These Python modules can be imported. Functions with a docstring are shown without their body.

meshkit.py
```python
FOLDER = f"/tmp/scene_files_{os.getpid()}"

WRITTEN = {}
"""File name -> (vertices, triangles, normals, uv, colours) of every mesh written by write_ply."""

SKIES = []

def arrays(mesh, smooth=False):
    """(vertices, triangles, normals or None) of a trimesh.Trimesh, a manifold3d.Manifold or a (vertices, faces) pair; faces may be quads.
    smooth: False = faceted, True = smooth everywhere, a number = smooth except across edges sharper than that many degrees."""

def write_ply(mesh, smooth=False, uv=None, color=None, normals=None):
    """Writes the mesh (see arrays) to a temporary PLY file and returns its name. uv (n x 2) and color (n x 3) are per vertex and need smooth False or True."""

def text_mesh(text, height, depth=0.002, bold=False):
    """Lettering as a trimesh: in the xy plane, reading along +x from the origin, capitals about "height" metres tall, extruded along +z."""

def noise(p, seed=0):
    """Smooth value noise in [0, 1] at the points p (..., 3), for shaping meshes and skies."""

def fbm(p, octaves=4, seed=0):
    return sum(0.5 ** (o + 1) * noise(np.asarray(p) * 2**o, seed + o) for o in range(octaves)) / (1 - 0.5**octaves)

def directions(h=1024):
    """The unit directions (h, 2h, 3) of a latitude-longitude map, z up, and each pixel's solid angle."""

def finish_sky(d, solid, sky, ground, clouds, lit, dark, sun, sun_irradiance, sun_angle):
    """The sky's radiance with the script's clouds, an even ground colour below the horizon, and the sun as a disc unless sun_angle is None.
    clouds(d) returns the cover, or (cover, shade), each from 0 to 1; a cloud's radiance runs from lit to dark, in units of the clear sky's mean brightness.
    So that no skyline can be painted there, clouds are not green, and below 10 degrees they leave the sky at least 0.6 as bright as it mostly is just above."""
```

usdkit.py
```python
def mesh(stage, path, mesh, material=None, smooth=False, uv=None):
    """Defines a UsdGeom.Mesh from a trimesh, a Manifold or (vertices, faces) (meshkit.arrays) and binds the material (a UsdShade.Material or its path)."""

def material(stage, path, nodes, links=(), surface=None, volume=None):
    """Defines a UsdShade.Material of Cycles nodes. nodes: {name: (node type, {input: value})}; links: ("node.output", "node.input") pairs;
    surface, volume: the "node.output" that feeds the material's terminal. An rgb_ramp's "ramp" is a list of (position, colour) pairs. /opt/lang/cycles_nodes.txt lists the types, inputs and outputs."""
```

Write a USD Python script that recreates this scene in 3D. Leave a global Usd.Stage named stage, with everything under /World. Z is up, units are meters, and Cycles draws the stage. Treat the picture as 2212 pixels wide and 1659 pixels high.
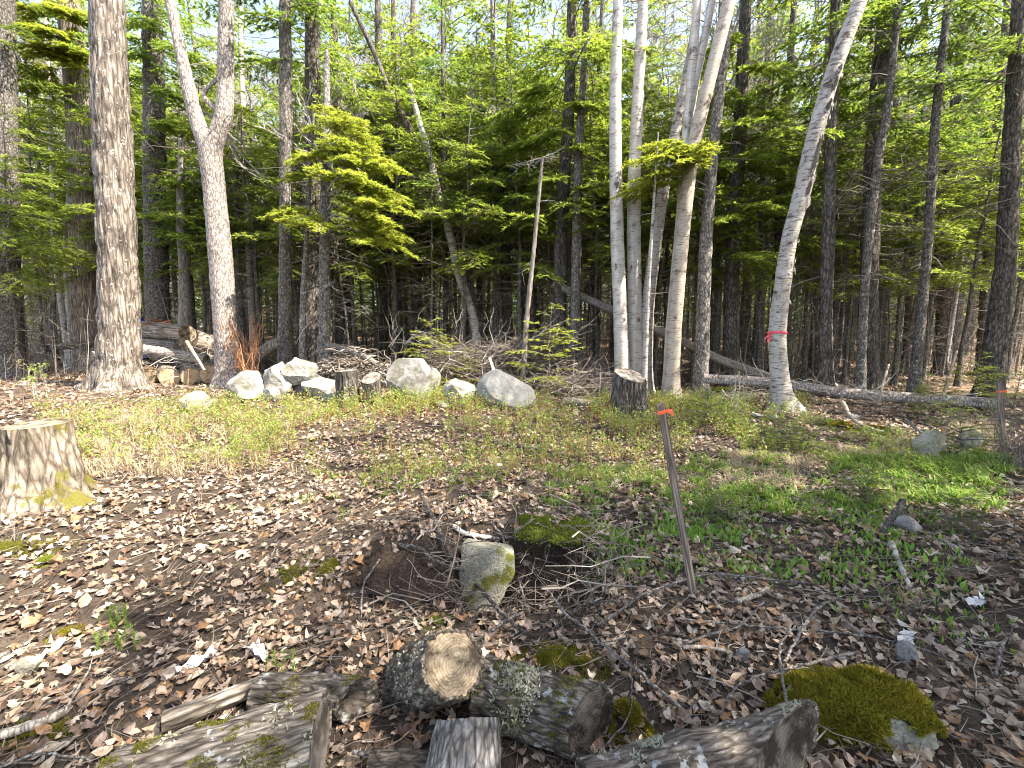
import math
import numpy as np
import usdkit
from meshkit import fbm, noise
from scipy.sparse import csr_matrix
from scipy.sparse.csgraph import connected_components
from pxr import Gf, Sdf, Usd, UsdGeom, UsdLux, UsdShade, Vt

# ------------------------------------------------------------------ camera, sky, sun, exposure
stage = Usd.Stage.CreateInMemory()
UsdGeom.SetStageUpAxis(stage, "Z")
UsdGeom.SetStageMetersPerUnit(stage, 1.0)
UsdGeom.Xform.Define(stage, "/World")
UsdGeom.Scope.Define(stage, "/World/Looks")
PITCH, FPX, EYE = math.radians(7.0), 928.0, 1.6
cam = UsdGeom.Camera.Define(stage, "/World/camera")
cam.CreateHorizontalApertureAttr(36.0)
cam.CreateFocalLengthAttr(18.0 * FPX / 1106.0)
cam.CreateClippingRangeAttr(Gf.Vec2f(0.05, 2000))
cam.CreateExposureAttr(2.4)
cam.AddTranslateOp().Set(Gf.Vec3d(0, 0, EYE))
cam.AddRotateXOp().Set(90 - math.degrees(PITCH))
SUN_EL, SUN_AZ = math.radians(54), math.radians(112)        # azimuth = atan2(x, y)
SUN = np.array([math.sin(SUN_AZ) * math.cos(SUN_EL), math.cos(SUN_AZ) * math.cos(SUN_EL), math.sin(SUN_EL)])
usdkit.material(stage, "/World/Looks/sky", {
    "s": ("sky_texture", {"sky_type": "single_scattering", "sun_disc": False, "sun_elevation": SUN_EL, "sun_rotation": SUN_AZ, "aerosol_density": 2.0}),
    "veil": ("hsv", {"saturation": 0.8}),
    "bg": ("background_shader", {"strength": 0.115})}, [("s.color", "veil.color"), ("veil.color", "bg.color")], surface="bg.background")
dome = UsdLux.DomeLight.Define(stage, "/World/sky")
UsdShade.MaterialBindingAPI.Apply(dome.GetPrim()).Bind(UsdShade.Material.Get(stage, "/World/Looks/sky"))
dome.GetPrim().SetCustomDataByKey("kind", "structure")
sun = UsdLux.DistantLight.Define(stage, "/World/sun")
sun.CreateIntensityAttr(1.15)
sun.CreateAngleAttr(0.53)
sun.CreateNormalizeAttr(True)
sun.CreateColorAttr(Gf.Vec3f(1.0, 0.93, 0.81))
sun.AddRotateXYZOp().Set(Gf.Vec3f(0, 90 - math.degrees(SUN_EL), 90 - math.degrees(SUN_AZ)))

# ------------------------------------------------------------------ helpers
RNG = np.random.default_rng(11)
UP = np.array([0, 0, 1.0])
COUNT = {}
CAM = np.array([0, 0, EYE])
CP, SP = math.cos(PITCH), math.sin(PITCH)


def sm(a, b, x):
    t = np.clip((np.asarray(x, float) - a) / (b - a), 0, 1)
    return t * t * (3 - 2 * t)


def n2(x, y, s, seed=0, o=3):
    x, y = np.broadcast_arrays(np.asarray(x, float), np.asarray(y, float))
    return fbm(np.stack([x * s + 50.3, y * s + 71.7, np.full(x.shape, 0.37)], -1), o, seed)


def H(x, y):
    """Height of the ground."""
    x, y = np.asarray(x, float), np.asarray(y, float)
    h = 0.22 * sm(4.5, 10, y) * sm(3, -3, x) + 1.9 * sm(22, 85, y)
    h = h + 0.75 * sm(11, 24, y) * (n2(x, y, 0.28, 3) - 0.5) + 0.26 * sm(4, 7, np.hypot(x, y)) * (n2(x, y, 0.5, 5) - 0.5)
    h = h + 0.13 * (n2(x, y, 1.3, 1) - 0.5) + 0.035 * (n2(x, y, 7, 2, 2) - 0.5)
    h = h + 0.30 * np.exp(-((x + 0.35) / 1.15) ** 2) * sm(2.36, 2.84, y) * (1 - sm(3.3, 5.2, y))
    h = h - 0.66 * np.exp(-((x - 0.06) / 0.42) ** 4 - ((y - 2.62) / 0.25) ** 6)
    return h


def ray(X, Y):
    u, v = (X - 1106) / FPX, (829.5 - Y) / FPX
    return np.array([u, CP + v * SP, -SP + v * CP])


def G(X, Y, lift=0.0):
    """The point of the ground that the photograph shows at (X, Y) of a 2212 x 1659 view."""
    d, ts = ray(X, Y), 0.3 * 1.01 ** np.arange(680)
    p = CAM + d * ts[:, None]
    below = np.nonzero(p[:, 2] < H(p[:, 0], p[:, 1]) + lift)[0]
    if not len(below):
        p = CAM + d * (60 / d[1])
        return np.array([p[0], p[1], float(H(p[0], p[1]))])
    i = below[0]
    a, b = ts[max(i - 1, 0)], ts[i]
    for _ in range(14):
        m = (a + b) / 2
        q = CAM + d * m
        a, b = (a, m) if q[2] < H(q[0], q[1]) + lift else (m, b)
    q = CAM + d * b
    return q


def at_y(X, Y, y):
    d = ray(X, Y)
    return CAM + d * (y / d[1])


def at_z(X, Y, z):
    d = ray(X, Y)
    return CAM + d * ((z - EYE) / d[2])


def depth(p):
    return p[1] * CP - (p[2] - EYE) * SP


def pxm(n, p):
    return n * depth(p) / FPX


def unit(v):
    v = np.asarray(v, float)
    return v / (np.linalg.norm(v, axis=-1, keepdims=True) + 1e-12)


class Acc:
    def __init__(self):
        self.v, self.f, self.n = [], [], 0

    def add(self, v, f):
        if len(v):
            self.v.append(np.asarray(v, float))
            self.f.append(np.asarray(f, int) + self.n)
            self.n += len(v)

    def tris(self, t):
        t = np.asarray(t, float).reshape(-1, 3)
        self.add(t, np.arange(len(t)).reshape(-1, 3))

    def get(self):
        return np.vstack(self.v), np.vstack(self.f)


def name_for(parent, name):
    k = COUNT.get((parent, name), 0)
    COUNT[(parent, name)] = k + 1
    return f"{parent}/{name}" + (f"_{k:03d}" if k else "")


def tag(prim, label=None, cat=None, group=None, kind=None):
    for k, v in (("label", label), ("category", cat), ("group", group), ("kind", kind)):
        if v:
            prim.SetCustomDataByKey(k, v)
    return prim


TONED = set()


def pieces(m):
    """Gives each loose piece of a mesh a random number of its own, which the materials turn into its tone."""
    f = np.array(m.GetFaceVertexIndicesAttr().Get()).reshape(-1, 3)
    n = len(m.GetPointsAttr().Get())
    g = csr_matrix((np.ones(2 * len(f), np.int8), (np.concatenate([f[:, 0], f[:, 1]]), np.concatenate([f[:, 1], f[:, 2]]))), shape=(n, n))
    k, at = connected_components(g, directed=False)
    tone = np.random.default_rng(k).uniform(0, 1, k).astype(np.float32)
    UsdGeom.PrimvarsAPI(m).CreatePrimvar("tone", Sdf.ValueTypeNames.FloatArray, "vertex").Set(Vt.FloatArray.FromNumpy(tone[at]))


def thing(name, label, cat, loc=None, matrix=None, group=None, kind=None):
    x = UsdGeom.Xform.Define(stage, name_for("/World", name))
    if matrix is not None:
        x.AddTransformOp().Set(Gf.Matrix4d(*np.asarray(matrix, float).T.ravel().tolist()))
    elif loc is not None:
        x.AddTranslateOp().Set(Gf.Vec3d(*map(float, loc)))
    return tag(x.GetPrim(), label, cat, group, kind)


def part(parent, name, mesh, mat, smooth=False, label=None, kind=None):
    path = parent if isinstance(parent, str) else str(parent.GetPath())
    m = usdkit.mesh(stage, name_for(path, name), mesh, "/World/Looks/" + mat, smooth)
    if mat in TONED:
        pieces(m)
    return tag(m.GetPrim(), label, None, None, kind)


def lone(name, mesh, mat, label, cat=None, smooth=False, group=None, kind=None):
    return tag(part("/World", name, mesh, mat, smooth), label, cat, group, kind)


def tube(pts, radii, sides=6, cap=True, disp=None):
    """A tapered tube along a polyline, by parallel transport; disp(theta, length along) multiplies the radius."""
    p = np.asarray(pts, float)
    r = np.broadcast_to(np.asarray(radii, float), (len(p),))
    t = unit(np.gradient(p, axis=0))
    a = np.zeros_like(p)
    ref = np.array([1.0, 0, 0]) if abs(t[0][0]) < 0.9 else np.array([0, 1.0, 0])
    a[0] = unit(ref - t[0] * (ref @ t[0]))
    for i in range(1, len(p)):
        w = a[i - 1] - t[i] * (a[i - 1] @ t[i])
        a[i] = unit(w)
    b = np.cross(t, a)
    th = np.arange(sides) * 2 * np.pi / sides
    k = np.ones((len(p), sides))
    if disp is not None:
        s = np.concatenate([[0], np.cumsum(np.linalg.norm(np.diff(p, axis=0), axis=1))])
        k = disp(th[None, :] + 0 * s[:, None], s[:, None] + 0 * th[None, :])
    v = p[:, None] + (r[:, None] * k)[..., None] * (np.cos(th)[None, :, None] * a[:, None] + np.sin(th)[None, :, None] * b[:, None])
    i, j = np.meshgrid(np.arange(len(p) - 1), np.arange(sides), indexing="ij")
    q0, q1, q2, q3 = i * sides + j, i * sides + (j + 1) % sides, (i + 1) * sides + (j + 1) % sides, (i + 1) * sides + j
    f = np.vstack([np.stack([q0, q1, q2], -1).reshape(-1, 3), np.stack([q0, q2, q3], -1).reshape(-1, 3)])
    v = v.reshape(-1, 3)
    if cap:
        n = len(v)
        v = np.vstack([v, p[:1], p[-1:]])
        j = np.arange(sides)
        f = np.vstack([f, np.stack([np.full(sides, n), (j + 1) % sides, j], -1), np.stack([np.full(sides, n + 1), n - sides + j, n - sides + (j + 1) % sides], -1)])
    return v, f


def twigs(p0, p1, r, sides=3, bend=0.08, rng=RNG, segs=3):
    """Many thin bent sticks at once. p0, p1 (n, 3), r (n,)."""
    p0, p1, r = np.asarray(p0, float), np.asarray(p1, float), np.asarray(r, float)
    n = len(p0)
    L = np.linalg.norm(p1 - p0, axis=1, keepdims=True)
    ts = np.linspace(0, 1, segs + 1)
    c = p0[:, None] + (p1 - p0)[:, None] * ts[None, :, None]
    c = c + rng.normal(0, 1, (n, segs + 1, 3)) * (L * bend)[:, None] * (np.sin(np.pi * ts) * 0.7 + 0.15 * (ts > 0))[None, :, None]
    d = unit(p1 - p0)
    a = unit(np.cross(d, np.where(np.abs(d[:, 2:]) < 0.9, UP, [1.0, 0, 0])))
    b = np.cross(d, a)
    th = np.arange(sides) * 2 * np.pi / sides
    ring = np.cos(th)[None, :, None] * a[:, None] + np.sin(th)[None, :, None] * b[:, None]
    rr = r[:, None] * (1 - 0.75 * ts)[None, :]
    v = c[:, :, None] + rr[:, :, None, None] * ring[:, None]
    i, j = np.meshgrid(np.arange(segs), np.arange(sides), indexing="ij")
    q = np.stack([i * sides + j, i * sides + (j + 1) % sides, (i + 1) * sides + (j + 1) % sides, (i + 1) * sides + j], -1).reshape(-1, 4)
    f = np.vstack([q[:, [0, 1, 2]], q[:, [0, 2, 3]]])
    f = f[None] + (np.arange(n) * (segs + 1) * sides)[:, None, None]
    return v.reshape(-1, 3), f.reshape(-1, 3)


def resample(pts, step):
    """A smooth dense polyline through the points (Catmull-Rom); extra columns (a radius) ride along."""
    p = np.asarray(pts, float)
    q = np.vstack([2 * p[0] - p[1], p, 2 * p[-1] - p[-2]])
    out = []
    for i in range(1, len(q) - 2):
        n = max(2, int(np.linalg.norm((q[i + 1] - q[i])[:3]) / step))
        t = np.arange(n)[:, None] / n
        a, b, c, d = q[i - 1], q[i], q[i + 1], q[i + 2]
        out.append(0.5 * (2 * b + (c - a) * t + (2 * a - 5 * b + 4 * c - d) * t ** 2 + (3 * b - a - 3 * c + d) * t ** 3))
    out.append(p[-1:])
    return np.vstack(out)


# ------------------------------------------------------------------ materials
def mat(name, nodes, links, surface="p.BSDF"):
    usdkit.material(stage, "/World/Looks/" + name, nodes, links, surface=surface)


def bark(name, dark, mid, light, scale=9, stretch=0.22, bump=0.9, rough=0.9, lichen=None, moss=None, dist=0.03):
    """Furrowed bark: colour and relief drawn out along the stem (object z)."""
    nodes = {"tc": ("texture_coordinate", {}), "m": ("mapping", {"scale": (scale, scale, scale * stretch)}),
             "n": ("noise_texture", {"scale": 1.0, "detail": 6, "roughness": 0.65, "distortion": 0.4}),
             "n2": ("noise_texture", {"scale": 1.3, "detail": 4, "roughness": 0.6}),
             "v": ("voronoi_texture", {"feature": "distance_to_edge", "scale": 0.9}),
             "r": ("rgb_ramp", {"ramp": [(0.3, dark), (0.5, mid), (0.68, light)]}),
             "r2": ("rgb_ramp", {"ramp": [(0.0, (0.16, 0.15, 0.14)), (0.07, (0.45, 0.44, 0.43)), (0.2, (1, 1, 1))]}),
             "r3": ("rgb_ramp", {"ramp": [(0.35, (0.75, 0.75, 0.75)), (0.65, (1.2, 1.2, 1.2))]}),
             "mx": ("mix", {"mix_type": "multiply", "fac": 0.8}), "mx2": ("mix", {"mix_type": "multiply", "fac": 1.0}),
             "a": ("math", {"math_type": "multiply_add", "value2": 0.6}),
             "b": ("bump", {"strength": bump, "distance": dist}), "p": ("principled_bsdf", {"roughness": rough, "specular_ior_level": 0.2})}
    links = [("tc.object", "m.vector"), ("m.vector", "n.vector"), ("m.vector", "v.vector"), ("tc.object", "n2.vector"), ("n.fac", "r.fac"), ("v.distance", "r2.fac"),
             ("r.color", "mx.color1"), ("r2.color", "mx.color2"), ("n2.fac", "r3.fac"), ("mx.color", "mx2.color1"), ("r3.color", "mx2.color2"),
             ("v.distance", "a.value1"), ("n.fac", "a.value3"), ("a.value", "b.height"), ("b.normal", "p.normal")]
    last = "mx2.color"
    for key, given, sc, lo in (("li", lichen, 14.0, 0.6), ("mo", moss, 3.2, 0.56)):
        if given is not None:
            nodes[key + "n"] = ("noise_texture", {"scale": sc, "detail": 5, "roughness": 0.65})
            nodes[key + "r"] = ("rgb_ramp", {"ramp": [(lo, (0, 0, 0)), (lo + 0.05, (1, 1, 1))]})
            nodes[key + "m"] = ("mix", {"color2": given})
            links += [("tc.object", key + "n.vector"), (key + "n.fac", key + "r.fac"), (key + "r.color", key + "m.fac"), (last, key + "m.color1")]
            last = key + "m.color"
    links.append((last, "p.base_color"))
    mat(name, nodes, links)


bark("bark_pine", (0.045, 0.035, 0.028), (0.20, 0.165, 0.135), (0.38, 0.325, 0.28), 15, 0.11, 1.0, lichen=(0.40, 0.375, 0.335))
bark("bark_cedar", (0.10, 0.077, 0.06), (0.29, 0.235, 0.185), (0.43, 0.36, 0.29), 26, 0.07, 0.8)
bark("bark_maple", (0.16, 0.13, 0.115), (0.32, 0.275, 0.245), (0.40, 0.35, 0.315), 26, 0.3, 0.7, lichen=(0.45, 0.43, 0.40))
bark("bark_spruce", (0.045, 0.038, 0.032), (0.15, 0.13, 0.11), (0.28, 0.25, 0.215), 24, 0.45, 0.8, lichen=(0.27, 0.27, 0.24))
bark("bark_dark", (0.03, 0.025, 0.021), (0.105, 0.088, 0.074), (0.20, 0.175, 0.15), 20, 0.3, 0.8)
bark("bark_grey", (0.08, 0.07, 0.062), (0.20, 0.18, 0.16), (0.33, 0.31, 0.28), 18, 0.5, 0.5, lichen=(0.38, 0.38, 0.34))
bark("bark_stump", (0.018, 0.015, 0.012), (0.10, 0.083, 0.07), (0.27, 0.235, 0.20), 26, 0.16, 1.0)
bark("bark_stump_mossy", (0.045, 0.035, 0.026), (0.23, 0.185, 0.14), (0.38, 0.32, 0.25), 15, 0.22, 1.0, moss=(0.10, 0.088, 0.018))
bark("bark_log", (0.025, 0.02, 0.016), (0.16, 0.132, 0.106), (0.38, 0.335, 0.285), 42, 0.16, 1.0, lichen=(0.30, 0.30, 0.285), dist=0.012)
bark("bark_log_mossy", (0.018, 0.016, 0.013), (0.10, 0.083, 0.066), (0.29, 0.255, 0.22), 42, 0.3, 1.0, lichen=(0.27, 0.27, 0.255), moss=(0.075, 0.068, 0.012), dist=0.012)
bark("bark_log_dark", (0.02, 0.016, 0.012), (0.095, 0.075, 0.056), (0.23, 0.192, 0.155), 40, 0.4, 1.0, lichen=(0.22, 0.21, 0.17), dist=0.012)
bark("bark_log_pale", (0.03, 0.026, 0.024), (0.17, 0.155, 0.145), (0.34, 0.32, 0.305), 40, 0.28, 1.0, dist=0.012)
bark("wood_grey", (0.09, 0.075, 0.062), (0.23, 0.20, 0.17), (0.36, 0.325, 0.285), 60, 0.05, 0.5, dist=0.005)
bark("wood_stake", (0.09, 0.072, 0.058), (0.24, 0.195, 0.16), (0.34, 0.285, 0.24), 70, 0.035, 0.5, dist=0.004)
bark("wood_rot", (0.035, 0.022, 0.013), (0.16, 0.10, 0.06), (0.30, 0.20, 0.12), 26, 0.15, 0.9)


def birch(name, base, dark, amount, sc=(5, 5, 60)):
    mat(name, {"tc": ("texture_coordinate", {}), "m": ("mapping", {"scale": sc}), "n": ("noise_texture", {"scale": 1.0, "detail": 3, "roughness": 0.6}),
               "r": ("rgb_ramp", {"ramp": [(0.0, dark), (amount, dark), (amount + 0.09, base), (1, base)]}),
               "n2": ("noise_texture", {"scale": 4.5, "detail": 5, "roughness": 0.62}),
               "r2": ("rgb_ramp", {"ramp": [(0.33, (0.16, 0.12, 0.095)), (0.42, (0.78, 0.74, 0.70)), (0.75, (1.06, 1.05, 1.03))]}),
               "mx": ("mix", {"mix_type": "multiply", "fac": 1.0}), "b": ("bump", {"strength": 0.6, "distance": 0.012}),
               "p": ("principled_bsdf", {"roughness": 0.65, "specular_ior_level": 0.3})},
        [("tc.object", "m.vector"), ("m.vector", "n.vector"), ("n.fac", "r.fac"), ("tc.object", "n2.vector"), ("n2.fac", "r2.fac"), ("r.color", "mx.color1"), ("r2.color", "mx.color2"),
         ("mx.color", "p.base_color"), ("n.fac", "b.height"), ("b.normal", "p.normal")])


birch("birch_white", (0.50, 0.465, 0.425), (0.17, 0.145, 0.125), 0.34)
birch("birch_tan", (0.40, 0.35, 0.29), (0.13, 0.105, 0.085), 0.35)
birch("birch_old", (0.38, 0.35, 0.32), (0.12, 0.10, 0.088), 0.38, (7, 7, 34))


def island(name, ramp, translucent=0.0, rough=0.6, spec=0.3, objvar=0.0, uneven=None):
    """Leaves, needles, blades: one tone per piece."""
    TONED.add(name)
    nodes = {"g": ("geometry", {}), "tone": ("attribute", {"attribute": "tone"}), "r": ("rgb_ramp", {"ramp": ramp}), "p": ("principled_bsdf", {"roughness": rough, "specular_ior_level": spec})}
    links, last = [("tone.fac", "r.fac")], "r.color"
    if objvar:
        nodes |= {"oi": ("object_info", {}), "mr": ("map_range", {"to_min": 1 - objvar, "to_max": 1 + objvar}), "h": ("hsv", {})}
        links += [("oi.random", "mr.value"), ("mr.result", "h.value"), (last, "h.color")]
        last = "h.color"
    if uneven:
        nodes |= {"un": ("noise_texture", {"scale": uneven, "detail": 4, "roughness": 0.6}), "ur": ("rgb_ramp", {"ramp": [(0.3, (0.6, 0.55, 0.5)), (0.55, (1.0, 1.0, 1.0)), (0.75, (1.15, 1.15, 1.15))]}), "um": ("mix", {"mix_type": "multiply", "fac": 1.0})}
        links += [("g.position", "un.vector"), ("un.fac", "ur.fac"), ("ur.color", "um.color2"), (last, "um.color1")]
        last = "um.color"
    links.append((last, "p.base_color"))
    if translucent:
        nodes |= {"t": ("translucent_bsdf", {}), "th": ("hsv", {"value": 1.5, "saturation": 1.05}), "mc": ("mix_closure", {"fac": translucent})}
        links += [(last, "th.color"), ("th.color", "t.color"), ("p.BSDF", "mc.closure1"), ("t.BSDF", "mc.closure2")]
    mat(name, nodes, links, "mc.closure" if translucent else "p.BSDF")


island("needles", [(0, (0.062, 0.105, 0.019)), (0.5, (0.125, 0.175, 0.03)), (1, (0.225, 0.265, 0.048))], 0.55, objvar=0.25)
island("needles_spring", [(0, (0.088, 0.135, 0.022)), (0.5, (0.165, 0.21, 0.033)), (1, (0.27, 0.295, 0.053))], 0.55, objvar=0.2)
island("needles_dark", [(0, (0.04, 0.08, 0.018)), (0.6, (0.088, 0.138, 0.028)), (1, (0.16, 0.205, 0.04))], 0.52, objvar=0.25)
island("needles_bright", [(0, (0.14, 0.18, 0.025)), (0.6, (0.25, 0.28, 0.038)), (1, (0.37, 0.37, 0.065))], 0.55)
island("needles_tan", [(0, (0.16, 0.12, 0.08)), (1, (0.32, 0.27, 0.19))], 0.2)
island("rust_leaves", [(0, (0.22, 0.08, 0.03)), (1, (0.42, 0.18, 0.08))], 0.2)
island("buds", [(0, (0.20, 0.14, 0.08)), (0.6, (0.26, 0.21, 0.09)), (1, (0.18, 0.22, 0.06))], 0.4)
island("litter", [(0, (0.06, 0.038, 0.026)), (0.15, (0.13, 0.08, 0.05)), (0.26, (0.20, 0.135, 0.092)), (0.38, (0.26, 0.145, 0.068)), (0.5, (0.27, 0.20, 0.158)), (0.68, (0.33, 0.245, 0.175)), (0.86, (0.39, 0.305, 0.225)), (1, (0.48, 0.41, 0.33))], 0.12, 0.55, 0.4, uneven=38)
island("fine_litter", [(0, (0.03, 0.021, 0.015)), (0.5, (0.10, 0.068, 0.045)), (0.85, (0.17, 0.135, 0.105)), (1, (0.26, 0.225, 0.19))])
island("shrub_leaf", [(0, (0.10, 0.16, 0.03)), (0.6, (0.19, 0.25, 0.045)), (1, (0.31, 0.33, 0.08))], 0.4, 0.5)
island("sedge", [(0, (0.075, 0.145, 0.02)), (0.7, (0.16, 0.24, 0.034)), (1, (0.30, 0.30, 0.09))], 0.35, 0.45)
island("dry_grass", [(0, (0.22, 0.17, 0.10)), (1, (0.40, 0.33, 0.22))], 0.2)
island("lily_leaf", [(0, (0.09, 0.18, 0.025)), (1, (0.20, 0.31, 0.055))], 0.35, 0.4)
island("moss", [(0, (0.055, 0.06, 0.008)), (0.6, (0.12, 0.115, 0.013)), (1, (0.20, 0.18, 0.03))], 0.2, 0.9, 0.1)
island("moss_green", [(0, (0.07, 0.10, 0.012)), (0.6, (0.14, 0.175, 0.02)), (1, (0.24, 0.25, 0.045))], 0.25, 0.9, 0.1)
island("moss_gold", [(0, (0.075, 0.068, 0.008)), (0.6, (0.165, 0.14, 0.014)), (1, (0.26, 0.22, 0.03))], 0.2, 0.9, 0.1)
island("twig_pale", [(0, (0.13, 0.11, 0.095)), (1, (0.38, 0.35, 0.31))], 0, 0.8)
island("twig_brown", [(0, (0.055, 0.042, 0.034)), (1, (0.20, 0.16, 0.13))], 0, 0.85)
island("twig_under", [(0, (0.07, 0.055, 0.043)), (0.6, (0.16, 0.13, 0.105)), (1, (0.30, 0.26, 0.22))], 0, 0.85)
island("twig_red", [(0, (0.24, 0.10, 0.045)), (1, (0.42, 0.20, 0.09))], 0, 0.7)
island("lichen", [(0, (0.18, 0.17, 0.11)), (1, (0.36, 0.36, 0.28))], 0.1, 0.9)

mat("soil", {"g": ("geometry", {}), "n": ("noise_texture", {"scale": 0.9, "detail": 5, "roughness": 0.6}), "nf": ("noise_texture", {"scale": 70, "detail": 4, "roughness": 0.7}),
             "v": ("voronoi_texture", {"feature": "f1", "scale": 13, "randomness": 1}), "vs": ("separate_color", {}),
             "r": ("rgb_ramp", {"ramp": [(0.3, (0.025, 0.019, 0.015)), (0.5, (0.056, 0.042, 0.031)), (0.66, (0.105, 0.078, 0.057))]}),
             "rf": ("rgb_ramp", {"ramp": [(0.3, (0.45, 0.45, 0.45)), (0.7, (1.5, 1.5, 1.5))]}), "mf": ("mix", {"mix_type": "multiply", "fac": 1.0}),
             "rl": ("rgb_ramp", {"ramp": [(0, (0.045, 0.028, 0.018)), (0.3, (0.11, 0.066, 0.04)), (0.55, (0.165, 0.108, 0.068)), (0.8, (0.22, 0.155, 0.105)), (1, (0.30, 0.23, 0.17))]}),
             "sp": ("separate_xyz", {}), "far": ("map_range", {"from_min": 7, "from_max": 13, "to_min": 0, "to_max": 0.85, "clamp": True}), "mx": ("mix", {}),
             "b": ("bump", {"strength": 0.8, "distance": 0.02}), "p": ("principled_bsdf", {"roughness": 0.95, "specular_ior_level": 0.15})},
    [("g.position", "n.vector"), ("g.position", "nf.vector"), ("g.position", "v.vector"), ("n.fac", "r.fac"), ("nf.fac", "rf.fac"), ("r.color", "mf.color1"), ("rf.color", "mf.color2"),
     ("v.color", "vs.color"), ("vs.r", "rl.fac"), ("g.position", "sp.vector"), ("sp.y", "far.value"), ("far.result", "mx.fac"), ("mf.color", "mx.color1"), ("rl.color", "mx.color2"),
     ("mx.color", "p.base_color"), ("nf.fac", "b.height"), ("b.normal", "p.normal")])


def granite(name, a, b, c, stain=None):
    nodes = {"tc": ("texture_coordinate", {}), "n": ("noise_texture", {"scale": 3.2, "detail": 6, "roughness": 0.65}), "nf": ("noise_texture", {"scale": 75, "detail": 3, "roughness": 0.7}),
             "r": ("rgb_ramp", {"ramp": [(0.32, a), (0.5, b), (0.68, c)]}), "rf": ("rgb_ramp", {"ramp": [(0.34, (0.35, 0.34, 0.33)), (0.48, (0.95, 0.95, 0.95)), (0.7, (1.15, 1.15, 1.15))]}),
             "mx": ("mix", {"mix_type": "multiply", "fac": 0.85}), "b": ("bump", {"strength": 0.7, "distance": 0.015}), "p": ("principled_bsdf", {"roughness": 0.85, "specular_ior_level": 0.3})}
    links = [("tc.object", "n.vector"), ("tc.object", "nf.vector"), ("n.fac", "r.fac"), ("nf.fac", "rf.fac"), ("r.color", "mx.color1"), ("rf.color", "mx.color2"), ("nf.fac", "b.height"), ("b.normal", "p.normal")]
    last = "mx.color"
    if stain is not None:
        nodes |= {"sn": ("noise_texture", {"scale": 5.0, "detail": 5, "roughness": 0.6}), "sr": ("rgb_ramp", {"ramp": [(0.52, (0, 0, 0)), (0.6, (1, 1, 1))]}), "smx": ("mix", {"color2": stain})}
        links += [("tc.object", "sn.vector"), ("sn.fac", "sr.fac"), ("sr.color", "smx.fac"), (last, "smx.color1")]
        last = "smx.color"
    links.append((last, "p.base_color"))
    mat(name, nodes, links)


granite("granite_pale", (0.11, 0.10, 0.085), (0.24, 0.225, 0.20), (0.36, 0.35, 0.33), (0.15, 0.135, 0.10))
granite("granite_grey", (0.09, 0.088, 0.085), (0.16, 0.156, 0.152), (0.23, 0.226, 0.22))
granite("granite_mossy", (0.14, 0.13, 0.10), (0.27, 0.25, 0.19), (0.38, 0.355, 0.28), (0.13, 0.125, 0.02))


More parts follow.
